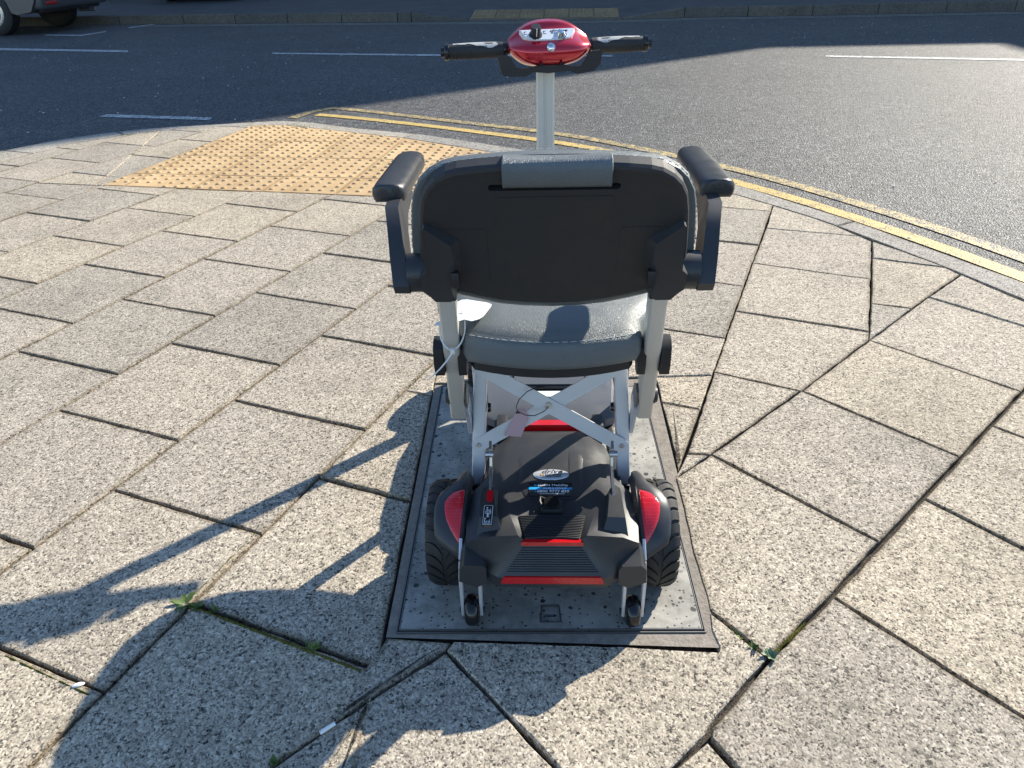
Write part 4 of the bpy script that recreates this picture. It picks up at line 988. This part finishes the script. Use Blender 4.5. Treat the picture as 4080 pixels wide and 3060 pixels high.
# back posts with hinges
for s in (-1, 1):
    a = Vector((s*.1700, .084, .315)); b = Vector((s*.1585, -.040, .628)); bm = bmesh.new()
    d = (b-a).normalized(); ax = Vector((1, 0, 0)); ax = (ax-d*ax.dot(d)).normalized(); ay = d.cross(ax); loft(bm, [[p + ax*u*f + ay*v*f for u, v in rrect(.0138, .0165, .005, 5)] for p, f in ((a, .86), (a+d*.004, 1), (b, 1))])
    po = part('back_post', bm, SIL, angle=50)
    P = [(y-.0, (z-.47)*.98+.472) for y, z in [(.012, .500), (.030, .502), (.044, .490), (.046, .470), (.036, .452), (.028, .436), (.006, .438), (.0, .46), (.002, .49)]]
    bm = prism(P, s*.1785, s*.1945, 'yz'); part('seat_hinge', bevel(bm, .004, 2), BLACK)
    bm = prism(P, s*.1410, s*.1545, 'yz'); part('seat_hinge', bevel(bm, .004, 2), BLACK)
    bm = bmesh.new(); 
    part('hinge_disc', bevel(cyl((s*.1815, .064, .365), (s*.188, .064, .365), .016, .013, 20), .002), BLACK, po)
    part('hinge_plate', bevel(prism([(.050, .378), (.066, .388), (.088, .376), (.118, .330), (.116, .290), (.10, .285), (.070, .335), (.052, .352)], s*.1500, s*.1535, 'yz'), .001), DKSTEEL, po)
    part('hinge_washer', cyl((s*.1535, .065, .366), (s*.1565, .065, .366), .015), BLACK, po)
    part('post_arm', rtube((s*.1535, .078, .345), (s*.1530, .120, .262), .004, .018, .002), BARM, po)
    bm = bmesh.new(); loft(bm, [[p + ax*u*f + ay*v*f for u, v in rrect(.0172, .020, .005, 4)] for p, f in ((b-d*.019, .97), (b-d*.016, 1), (b+d*.006, 1.03))]); part('post_sleeve', bm, SATIN, po, angle=50)
# backrest
BU = Vector((0, -.085, .22)).normalized(); BN = Vector((0, -.22, -.085)).normalized()
BO = Vector((0, -.0462, .600))
def bp(x, z, n=0): return BO + BU*((z-.6)/BU.z) + Vector((x, 0, 0)) + BN*n
hb = [(0, .5925), (.040, .5942), (.075, .599), (.110, .608), (.144, .6190), (.165, .6185), (.180, .6195), (.1865, .632), (.1885, .655), (.187, .690), (.183, .725), (.1795, .752), (.174, .776), (.165, .793), (.153, .805), (.138, .8135), (.123, .8175), (.095, .8205), (.06, .823), (.03, .8242), (0, .8245)]
ol = hb[:-1] + [(0, .8245)] + [(-x, z) for x, z in reversed(hb[1:-1])]
def bring(d, n, sc=(1, 1), up=0, drop=0):
    P = (inset(ccw(ol), d) if d < .010 else shrink(ccw(ol), d)) if d else ccw(ol); P = [(x, z-(.022*drop*max(0, min(1, (.66-z)/.03)))) for x, z in P]; return [bp(x*sc[0], z+up*max(0, min(1, (z-.66)/.12)), n) for x, z in P]
bm = bmesh.new(); vs = loft(bm, [bring(0, -.022), bring(0, -.006), bring(.0022, -.0012), bring(.006, .0005), bring(.012, .0)], caps=False); bm.faces.new(vs[-1]); bm.faces.new(vs[0][::-1])
shell = part('backrest_shell', bm, FABR, angle=50)
def plate(P, n0, n1, m, name, par, bev=.0): 
    bm = bmesh.new(); loft(bm, [[bp(x, z, n0) for x, z in P], [bp(x, z, n1) for x, z in P]])
    if bev: bevel(bm, bev, 2)
    return part(name, bm, m, par, angle=30)
cutm = bmesh.new(); slot = [(.0010+x, .7925+z) for x, z in rrect(.0850, .0046, .0045, 5)]
loft(cutm, [[bp(x, z, -.012) for x, z in slot], [bp(x, z, .01) for x, z in slot]]); cut(shell, cutm)
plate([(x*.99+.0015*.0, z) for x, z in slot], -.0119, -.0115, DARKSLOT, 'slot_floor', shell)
plate([(x+.0015, .756+z) for x, z in rrect(.077, .0225, .004)], -.002, .0007, FABR, 'moulded_panel', shell, .0008)
plate([(x+.125, .685+z) for x, z in rrect(.034, .045, .004)], -.002, .0006, FABR, 'moulded_panel', shell, .0007)
plate([(x-.125, .685+z) for x, z in rrect(.034, .045, .004)], -.002, .0006, FABR, 'moulded_panel', shell, .0007)
# cushion on the front of the shell
bm = bmesh.new(); rows = [bring(.006, -.020, drop=.0), bring(-.0045, -.0205, (1.035, 1), -.0205*.36, drop=.7), bring(-.0065, -.026, (1.035, 1), -.026*.36, drop=1), bring(-.0075, -.040, (1.035, 1), -.040*.36, drop=1), bring(-.005, -.052, (1.035, 1), -.052*.36, drop=1), bring(.004, -.061, (1.035, 1), -.061*.36, drop=1), bring(.022, -.066, (1.035, 1), -.066*.36, drop=.8), bring(.06, -.067, (1.035, 1), -.067*.36, drop=.5)]
vs = loft(bm, rows, caps=False); bm.faces.new(vs[-1]); bm.faces.new(vs[0][::-1]); cush = part('back_cushion', bm, LEA, angle=60)
bm = bmesh.new(); top = [p for p in bring(-.0082, -.046, (1.035, 1), -.0165) if p.z > .77]; top.sort(key=lambda p: p.x); dashes([top[0]]+top[1:], .005, .004, .00055, bm); 
top = [p for p in bring(-.0066, -.0255, (1.036, 1), -.0092) if p.z > .66]; L_ = sorted([p for p in top if p.x < -.15], key=lambda p: p.z); Tt = sorted([p for p in top if abs(p.x) <= .15 and p.z > .79], key=lambda p: p.x); R_ = sorted([p for p in top if p.x > .15], key=lambda p: -p.z)
dashes(L_+Tt+R_, .005, .004, .00045, bm); part('stitching', bm, THREAD, cush)['kind'] = 'stuff'
# leather flap over the top edge into the slot
bm = bmesh.new(); rings = []
fp_ = [(.7925, -.006), (.7935, .0025), (.798, .0050), (.807, .0058), (.817, .0052), (.8240, .0022), (.8272, -.005), (.8260, -.015), (.8220, -.026)]
for j, x in enumerate((-.0655, -.0650, -.0635, -.0610, .0700, .0725, .0740, .0745)):
    e = (-.004, -.001, .0006, 0, 0, .0006, -.001, -.004)[j]
    rings.append([bp(x, z + (e if z > .82 else 0), n + e*(1 if n > -.01 else 0)) for z, n in fp_])
loft(bm, rings, closed=False, caps=False); fl = part('headrest_flap', bm, LEA, cush, angle=60)
md = fl.modifiers.new('thickness', 'SOLIDIFY'); md.thickness = .0025
# armrest brackets, arms and pads
for s in (-1, 1):
    P = [(.176, .738), (.173, .741), (.1275, .7135), (.1255, .677), (.1330, .645), (.1420, .628), (.148, .622), (.170, .622), (.177, .632), (.1865, .642), (.187, .668), (.179, .676)]
    ctr = Vector((.155, .68))
    bm = bmesh.new(); front = [bp(s*x, z, -.004) for x, z in P]; 
    nn_ = [.024 if (x > .15 or z < .66) else .015 for x, z in P]; nn_ = [.012 if z > .73 else v for v, (x, z) in zip(nn_, P)]
    back = [bp(s*(x+(.012 if x < .135 else 0)), z, v) for (x, z), v in zip(P, nn_)]
    loft(bm, [front, back]); bevel(bm, .0022, 2, 25); bk = part('armrest_bracket', bm, SATIN, angle=35)
    part('latch', bevel(box(bp(s*.1375, .662, .021), (.011, .012, .022)), .0015), BLACK, bk)
    ax0 = Vector((s*.178, -.058, .6535)); part('elbow', bevel(cyl(ax0, (s*.2075, -.058, .652), .0285, .0280, 28), .002), SATIN, bk)
    # arm
    Q = [(-.086, .642), (-.078, .628), (-.045, .628), (-.033, .642), (-.024, .668), (-.002, .695), (.035, .711), (.11, .720), (.11, .727), (.02, .736), (-.006, .733), (-.032, .712), (-.066, .678)]
    bm = bmesh.new()
    def lean(y, z): return .017*max(0, (z-.65)/.09)+.006*max(0, (z-.70)/.05)
    loft(bm, [[(s*(.2055+lean(y, z)), y, z) for y, z in Q], [(s*(.2285+lean(y, z)-.004*max(0, (z-.66)/.08)), y, z) for y, z in Q]]); bevel(bm, .003, 2, 30)
    arm = part('armrest_arm', bm, SATIN, angle=35)
    bm = bmesh.new(); rings = []
    for y, f, dz in ((-.056, .30, .004), (-.0545, .62, .002), (-.050, .84, .001), (-.042, .97, 0), (-.02, 1, 0), (.08, 1, 0), (.18, .99, 0), (.235, .97, 0), (.252, .88, 0), (.263, .66, 0), (.268, .30, .001)):
        prof = [(-.023, 0), (-.0265, .004), (-.0285, .012), (-.0275, .020), (-.023, .026), (-.014, .0295), (0, .0305), (.014, .0295), (.023, .026), (.0275, .020), (.0285, .012), (.0265, .004), (.023, 0)]
        xc = .2455; yn = .028+(y+.056)*.7623; zb_ = .7275-.030*(yn-.028)
        rings.append([(s*(xc+a*f*.93), yn, zb_+dz + (.015+(b-.015)*(.45+.55*f))) for a, b in prof])
    loft(bm, rings); part('armrest_pad', bm, PADM, arm, angle=60)
# ---------------------------------------------------------------- steering column and handlebar
sil = rrect(.0215, .014, .006, 4)
bm = bmesh.new(); st_ = []
prof = []
for a, b in sil: prof.append((a, b))
prof2 = [p for p in prof]
# shallow groove down the rear face
pr = [(-.0215, .010), (-.017, .0145), (.017, .0145), (.0215, .010), (.0215, -.010), (.017, -.0145), (.004, -.0145), (.0028, -.0125), (-.0028, -.0125), (-.004, -.0145), (-.017, -.0145), (-.0215, -.010)]
loft(bm, [[(x-.0045, y+yy, z) for x, y in pr] for yy, z in ((.795, .17), (.797, .835))]); bevel(bm, .0012, 2, 40); part('steering_column', bm, SIL, angle=30)
part('column_clamp', bevel(box((-.0045, .797, .30), (.056, .042, .05)), .006), BLACK)
RZ = Matrix.Translation((0, .80, -.005)) @ Matrix.Rotation(math.radians(9.8), 4, 'Z') @ Matrix.Translation((0, -.80, 0))
def st(name, bm, m, parent=SC, **k):
    bmesh.ops.transform(bm, matrix=RZ, verts=bm.verts); return part(name, bm, m, parent, **k)
# head: sections across x
secs = [(-.0945, .10, .14), (-.0915, .30, .34), (-.081, .47, .58), (-.066, .70, .86), (-.045, .92, 1.0), (-.02, 1.03, 1.05), (.02, 1.03, 1.05), (.045, .92, 1.0), (.066, .70, .86), (.081, .47, .58), (.0915, .30, .34), (.0945, .10, .14)]
base = [(.832, .900), (.822, .9115), (.800, .9145), (.785, .9085), (.777, .896), (.742, .8775), (.726, .868), (.720, .853), (.727, .838), (.744, .825), (.775, .8200), (.81, .826), (.832, .848), (.838, .875)]
bm = bmesh.new(); rings = []
for x, ft, fb in secs:
    cy_, cz_ = .785, .8625
    rings.append([(x, cy_+(y-cy_)*(max(ft, fb)**.6), cz_+(z-cz_)*(ft if z > cz_ else fb)) for y, z in base])
loft(bm, rings)
head = st('handlebar_head', bm, RED, angle=80)
cr = head.data.attributes.new('crease_edge', 'FLOAT', 'EDGE')
for i, e in enumerate(head.data.edges):
    v0, v1 = (head.data.vertices[k].co for k in e.vertices)
    if abs((RZ.inverted() @ v0).x-(RZ.inverted() @ v1).x) > .005 and i % 14 in (0, 4, 5, 6): cr.data[i].value = .55
smoothed(head, 2)
for p in head.data.polygons: p.use_smooth = True
pn = Vector((0, -(.896-.8775), .777-.742)).normalized(); pn = Vector((0, -.0185, .035)).normalized()
pu = Vector((0, .035, .0185)).normalized(); pc0 = Vector((-.004, .7585, .8868))
def pp3(x, v, n): return pc0+Vector((x, 0, 0))+pu*v+pn*n
bm = bmesh.new(); pl_ = [(-.062, .016), (.060, .016), (.052, -.006), (.044, -.014), (.030, -.0195), (.0, -.021), (-.030, -.0195), (-.045, -.014), (-.055, -.006)]
loft(bm, [[pp3(x, v, -.008) for x, v in pl_], [pp3(x, v, .0022) for x, v in pl_]]); bevel(bm, .0012, 2, 40); pan_ = st('control_panel', bm, PANELW, head, angle=40)
bm = bmesh.new(); loft(bm, [[pp3(x*1.045, v*1.1, -.008) for x, v in pl_], [pp3(x*1.035, v*1.08, .0010) for x, v in pl_]]); st('panel_bezel', bm, PANELW, head, angle=40)
# hood behind the panel
Mp = RZ @ Matrix((Vector((1, 0, 0)), pu, pn)).transposed().to_4x4()
Mp = RZ @ Matrix.Translation(pc0) @ Matrix((Vector((1, 0, 0)), pu, pn)).transposed().to_4x4()
bm = bmesh.new(); k0 = pp3(-.0305, -.004, 0); cyl(k0, k0+pn*.005, .0155, .0145, 28, bm); cyl(k0+pn*.005, k0+pn*.023, .0118, .0108, 20, bm); bevel(bm, .0012, 2, 40); dial = st('speed_dial', bm, BLACK, pan_)
st('dial_pointer', rtube(k0+pn*.006-pu*.0118, k0+pn*.0235-pu*.0108, .0009, .0009, .0004), WHITE, dial)
k1 = pp3(.026, -.008, 0); bm = cyl(k1, k1+pn*.004, .0145, .0135, 24); cyl(k1+pn*.004, k1+pn*.011, .010, .007, 20, bm); cyl(k1+pn*.011, k1+pn*.014, .006, .003, 14, bm); st('key_switch', bm, CHROME, pan_)
lettering('drive', .0135, NAVY, pan_, Mp @ T_((.022, .0085, .0026)), .35, .0002, sx=1.5)
lettering('DeVilbiss', .006, NAVY, pan_, Mp @ T_((.020, .0005, .0026)), 0, .0001, sx=1.3)
bm = bmesh.new()
for x0 in (-.0545, -.011):
    for a, b in ((0, .0045), (0, -.0045)): rtube(pp3(x0, .004+b, .0024), pp3(x0+.005, .004+b, .0024), .0003, .0006, .0002, ax=pn, bm=bm)
    rtube(pp3(x0, -.001, .0024), pp3(x0, .009, .0024), .0003, .0006, .0002, ax=pn, bm=bm)
st('dial_mark', bm, NAVY, pan_, smooth=False)
c0 = Vector((-.006, .7215, .8635)); cn = Vector((0, -.93, .36)).normalized()
bm = cyl(c0, c0+cn*.004, .0095, .0095, 28); cyl(c0+cn*.004, c0+cn*.007, .0085, .0065, 28, bm); cyl(c0+cn*.007, c0+cn*.0085, .0065, .003, 28, bm); st('horn_button', bm, CHROME, head)
for x in (-.027, .020):
    bm = cyl((x, .735, .8275), (x, .727, .829), .0035, .0035, 14); st('screw_hole', bm, DARKSLOT, head)
# grips
for s in (-1, 1):
    bm = cyl((s*.085, .80, .8545), (s*.245, .80, .8545), .011); st('handlebar', bm, GLOSSB)
    bm = bmesh.new(); rings = []
    for u in range(15):
        x = .103+(.227-.103)*u/14; bulge = .0162+.0016*math.sin(u/14*PI)+(.0010 if u in (0, 1) else 0)
        rings.append([(s*x, .80+bulge*math.cos(2*PI*k/28), .8545+bulge*.98*math.sin(2*PI*k/28)) for k in range(28)])
    loft(bm, rings); gp_ = st('grip', bm, RUBG)
    bm = bmesh.new()
    for u in range(12):
        for v in range(5):
            x = .150+.0068*u; a = math.radians(200-14*v+ (7 if u % 2 else 0)); a = math.radians(222-15*v+(7.5 if u % 2 else 0))
            if u < v*1.1: continue
            r0 = .0177; c = Vector((s*x, .80+r0*math.cos(a), .8545+r0*math.sin(a))); d = Vector((0, math.cos(a), math.sin(a))); cyl(c-d*.001, c+d*.00035, .0011, .0011, 8, bm)
    st('grip_dimple', bm, DARKSLOT, gp_)['kind'] = 'stuff'
    # pale inlay along the top
    bm = bmesh.new(); rows = []
    for u in range(13):
        f = u/12; x = .112+.105*f; a0 = 152-(38 if f > .25 else 70*f*2.2*0+0)*min(1, f*2.0) - 8*math.sin(f*18); a0 = (128+30*f/.18) if f < .18 else 158-42*min(1, (f-.18)/.5)-5*math.sin(f*22)
        r0 = .0162+.0016*math.sin((x-.103)/.124*PI)+.0006
        rows.append([(s*x, .80+r0*math.cos(math.radians(a)), .8545+r0*.98*math.sin(math.radians(a))) for a in (a0, a0*.6+90*.4, 90, 70)])
    loft(bm, rows, closed=False, caps=False); st('grip_inlay', bm, INLAY, gp_)
    bm = lathe_x([(-.0055, .0162), (-.0035, .0182), (.0035, .0182), (.0055, .0160), (.006, .008)], 28, (s*.232, .80, .8545)); st('grip_end_cap', bm, GLOSSB, gp_)
    bm = lathe_x([(-.006, .015), (-.0045, .0162), (.0045, .0162), (.006, .015)], 28, (s*.099, .80, .8545)); st('grip_collar', bm, GLOSSB, gp_)
# wig-wag paddle lever
wp = [(-.120, .846), (-.112, .849), (-.096, .848), (-.090, .842), (-.080, .824), (-.070, .8205), (-.058, .8195), (-.030, .8255), (.026, .8255), (.045, .820), (.066, .821), (.074, .828), (.084, .848), (.090, .851), (.108, .852), (.1135, .846), (.110, .824), (.096, .8085), (.057, .804), (.040, .811), (-.008, .8085), (-.042, .812), (-.061, .803), (-.105, .806), (-.113, .812)]
bm = bmesh.new(); loft(bm, [[(x, .744+y_, z) for x, z in wp] for y_ in (-.004, .004)]); bevel(bm, .0018, 2, 50); 
bmesh.ops.scale(bm, verts=bm.verts, vec=(1.02, 1, 1)); st('throttle_paddle', bm, BLACK, angle=40)
st('paddle_boss', bevel(box((0, .76, .818), (.05, .03, .016)), .003), BLACK)
# ---------------------------------------------------------------- tags hung on the scooter (scooter axes turned into world axes)
SM = Matrix.Translation((.066, 1.06, .0032)) @ Matrix.Rotation(math.radians(-2.7), 4, 'Z')
def hung(name, label, cat, origin):
    t = thing(name, label, cat, SM @ Vector(origin), math.radians(-2.7)); return t
def rpart(name, bm, m, par, origin, **k):
    bmesh.ops.translate(bm, verts=bm.verts, vec=-Vector(origin)); return obj(name, bm, m, par, **k)
o1 = (-.16, 0, .54)
tg = hung('white_tag', 'blank white card tag tied to the left back post with a cable tie', 'tag', o1)
P = [(x+.0085, y-.0825) for x, y in [(-.170, .116), (-.166, .140), (-.158, .1515), (-.148, .1525), (-.114, .1390), (-.1065, .1325), (-.1075, .125), (-.118, .096), (-.124, .0885), (-.136, .083), (-.148, .088), (-.158, .083), (-.178, .074), (-.196, .072)]]
bm = bmesh.new(); z = lambda x, y: 0.5420+.008*math.sin((y+.01)*22)
loft(bm, [[(x, y, z(x, y)) for x, y in P], [(x, y, z(x, y)+.0006) for x, y in P]]); rpart('card', bm, WHITE, tg, o1)
bm = bmesh.new(); lp = []
for k in range(25):
    a = 2*PI*k/24; lp.append((-.1600+.0205*math.cos(a), .006+.027*math.sin(a), .531+.027*math.sin(a)))
tube(lp, .0014, 6, bm); box((-.1585, -.0230, .5030), (.0070, .006, .0085), bm)
tube([(-.1585, -.024, .501), (-.168, -.030, .489), (-.178, -.034, .478), (-.189, -.038, .468), (-.197, -.040, .462)], [.0013, .0013, .0012, .0011, .0009], 6, bm)
rpart('cable_tie', bm, WPL, tg, o1)
o2 = (-.055, .09, .31)
tg = hung('pink_tag', 'small pink card tag on a black cord looped round the silver cross brace', 'tag', o2)
P = [(-.0600, .3150), (-.0475, .3150), (-.0420, .2910), (-.0560, .2570), (-.0880, .2590)]
bm = bmesh.new(); yy = lambda z_: .082+(z_-.259)*.221
loft(bm, [[(x, yy(z_)+.008, z_) for x, z_ in P], [(x, yy(z_)+.0074, z_) for x, z_ in P]]); rpart('card', bm, PINK, tg, o2, smooth=False)
bm = tube([(-.061, .092, .3120), (-.064, .090, .323), (-.058, .092, .339), (-.043, .096, .353), (-.025, .102, .359), (-.012, .108, .356)], .0009, 5)
tube([(-.061, .092, .3120), (-.046, .084, .309), (-.030, .083, .3085), (-.013, .090, .313), (-.004, .098, .318)], .0009, 5, bm); cyl((-.064, .090, .3110), (-.058, .087, .3130), .0023, .0018, 8, bm)
rpart('cord', bm, BLACK, tg, o2)
# ---------------------------------------------------------------- weeds, moss, litter
def leaf(bm, base, ang, L, wd, lift, droop=.3, n=4):
    d = Vector((math.cos(ang), math.sin(ang), 0)); s = Vector((-d.y, d.x, 0)); rows = []
    for i in range(n+1):
        t = i/n; c = Vector(base)+d*L*t+Vector((0, 0, lift*t-droop*L*t*t)); w_ = wd*math.sin(PI*min(.98, .12+t*.86))
        rows.append((bm.verts.new(c+s*w_), bm.verts.new(c-Vector((0, 0, w_*.25))), bm.verts.new(c-s*w_)))
    for a, b in zip(rows, rows[1:]):
        for i in range(2): bm.faces.new((a[i], b[i], b[i+1], a[i+1]))
def rosette(loc, label, n, L, wd, m=LEAF, cat='weed', lift=.012):
    t = thing('weed', label, cat, (loc[0], loc[1], -.004))
    for i in range(n):
        bm = bmesh.new(); leaf(bm, (random.uniform(-.002, .002), random.uniform(-.002, .002), .002), random.uniform(0, 2*PI), L*random.uniform(.55, 1.1), wd*random.uniform(.7, 1.1), lift*random.uniform(.7, 1.6)); obj('leaf', bm, m, t)
    return t
def tuft(loc, label, n, L, spread=.01, m=GRASSM, along=None):
    t = thing('grass_tuft', label, 'grass tuft', (loc[0], loc[1], -.006)); bm = bmesh.new()
    for i in range(n):
        b = Vector((random.gauss(0, spread*.5), random.gauss(0, spread*.5), 0))
        if along: b = Vector((along[0]*random.uniform(-1, 1), along[1]*random.uniform(-1, 1)*1, 0)) if False else Vector((along[0], along[1], 0))*random.uniform(-1, 1)
        leaf(bm, b, random.uniform(0, 2*PI), L*random.uniform(.4, 1.1), .0011*random.uniform(.7, 1.4), L*random.uniform(.3, .8), .35, 3)
    f = obj('blades', bm, m, t); f['kind'] = 'stuff'; return t
rosette(WEED[0], 'leafy green weed rosette at the slab corner in the seat shadow', 13, .026, .0048)
rosette((WEED[0][0]+.028, WEED[0][1]-.012), 'small low weed with rounded leaves beside the larger rosette in the mossy joint', 10, .014, .0038)
rosette((WEED[0][0]+.062, WEED[0][1]-.022), 'tiny seedling in the mossy joint right of the leafy weeds', 7, .010, .0032)
tuft(WEED[1], 'spiky grass tuft in the mossy joint inside the seat shadow', 46, .024)
tuft(WEED[2], 'tiny wisp of grass in the joint at the sharp slab corner near the bottom', 9, .016, .004, LEAF)
rosette(WEED[3], 'grey green clover like weed in the joint right of the cover', 16, .014, .0042, CLOV)
rosette((WEED[3][0]-.024, WEED[3][1]+.018), 'low weed between the grey green weed and the bright grass strip', 10, .010, .0034, LEAF)
tuft(WEED[4], 'bright strip of moss grass in the joint right of the cover corner', 60, .010, .004, GRASSM, (.022, -.020))
rosette(WEED[5], 'small green weed at the bottom edge in the slab joint', 8, .012, .004)
tuft((-2.50, 5.215), 'bright green grass along the kerb left of the tactile paving', 70, .035, .02, GRASSM, (.12, .05))
tuft((-1.42, 5.33), 'dark green grass between tactile paving and kerb at the corner', 60, .04, .02, GRASSM, (.10, -.06))
def moss(a, b, w0, name='moss'):
    a = Vector(a); b = Vector(b); d = (b-a).normalized(); s = Vector((-d.y, d.x)); n = max(4, int((b-a).length/.006)); rows = []
    bm = bmesh.new()
    for i in range(n+1):
        c = a+(b-a)*(i/n); w_ = w0*(.75+.5*noise.noise((c.x*60, c.y*60, 1))); h = .0005+.0022*noise.noise((c.x*90, c.y*90, 4))
        rows.append([bm.verts.new((*(c+s*w_*f), z_)) for f, z_ in ((-1, -.006), (-.5, -.001+h), (0, .0003+h*1.3), (.5, -.001+h), (1, -.006))])
    for p, q in zip(rows, rows[1:]):
        for i in range(4): bm.faces.new((p[i], q[i], q[i+1], p[i+1]))
    o = obj(name, bm, MOSS, None); o['kind'] = 'stuff'; o['label'] = 'mossy dirt filling a joint between paving slabs'; return o
a1 = Vector(WEED[0]); a2 = Vector((-.274, .841))
moss(a1+Vector((.006, -.003)), a2, .0062)
moss((-.914, .894), (-.725, .808), .0042)
moss(Vector((-.634, 1.004))*1.0, (-.555, 1.195), .0028)
moss((.515, .915), (.43, .846), .0040)
# litter
lt = thing('cigarette_end', 'white cigarette end on the slab joint near the bottom', 'cigarette end', (LITTER[0][0], LITTER[0][1], .004), math.radians(38))
obj('filter', cyl((-.013, 0, 0), (.013, 0, 0), .0035, .0032, 10), WHITE, lt)
lt = thing('white_pebble', 'white chip of stone in the slab joint at the edge of the seat shadow', 'pebble', (LITTER[1][0], LITTER[1][1], .001), .3)
bm = bmesh.new(); bmesh.ops.create_icosphere(bm, subdivisions=2, radius=.008)
for v in bm.verts: v.co = Vector((v.co.x*1.3, v.co.y*.55, v.co.z*.4))*(1+.25*noise.noise(v.co*300))
obj('chip', bm, WHITE, lt)
PEB = mat('pale_grit', (.5, .48, .45), .8)
bm = bmesh.new()
for i in range(420):
    for _ in range(8):
        x, y = random.uniform(-6, 6), random.uniform(2.2, 11.5)
        q = nearest((x, y), KERB_OUT); 
        if y > q[1]+.02 and y < fky(x)-.3: break
    else: continue
    r = random.uniform(.003, .008); c = Vector((x, y, ZR+.004))
    loft(bm, [[c+Vector((r*f*math.cos(k*PI/3+i), r*f*math.sin(k*PI/3+i), h)) for k in range(6)] for f, h in ((1, 0), (.9, r*.5), (.4, r*.8))])
o = obj('grit', bm, PEB, None); o['kind'] = 'stuff'; o['label'] = 'scattered pale grit lying on the road surface'
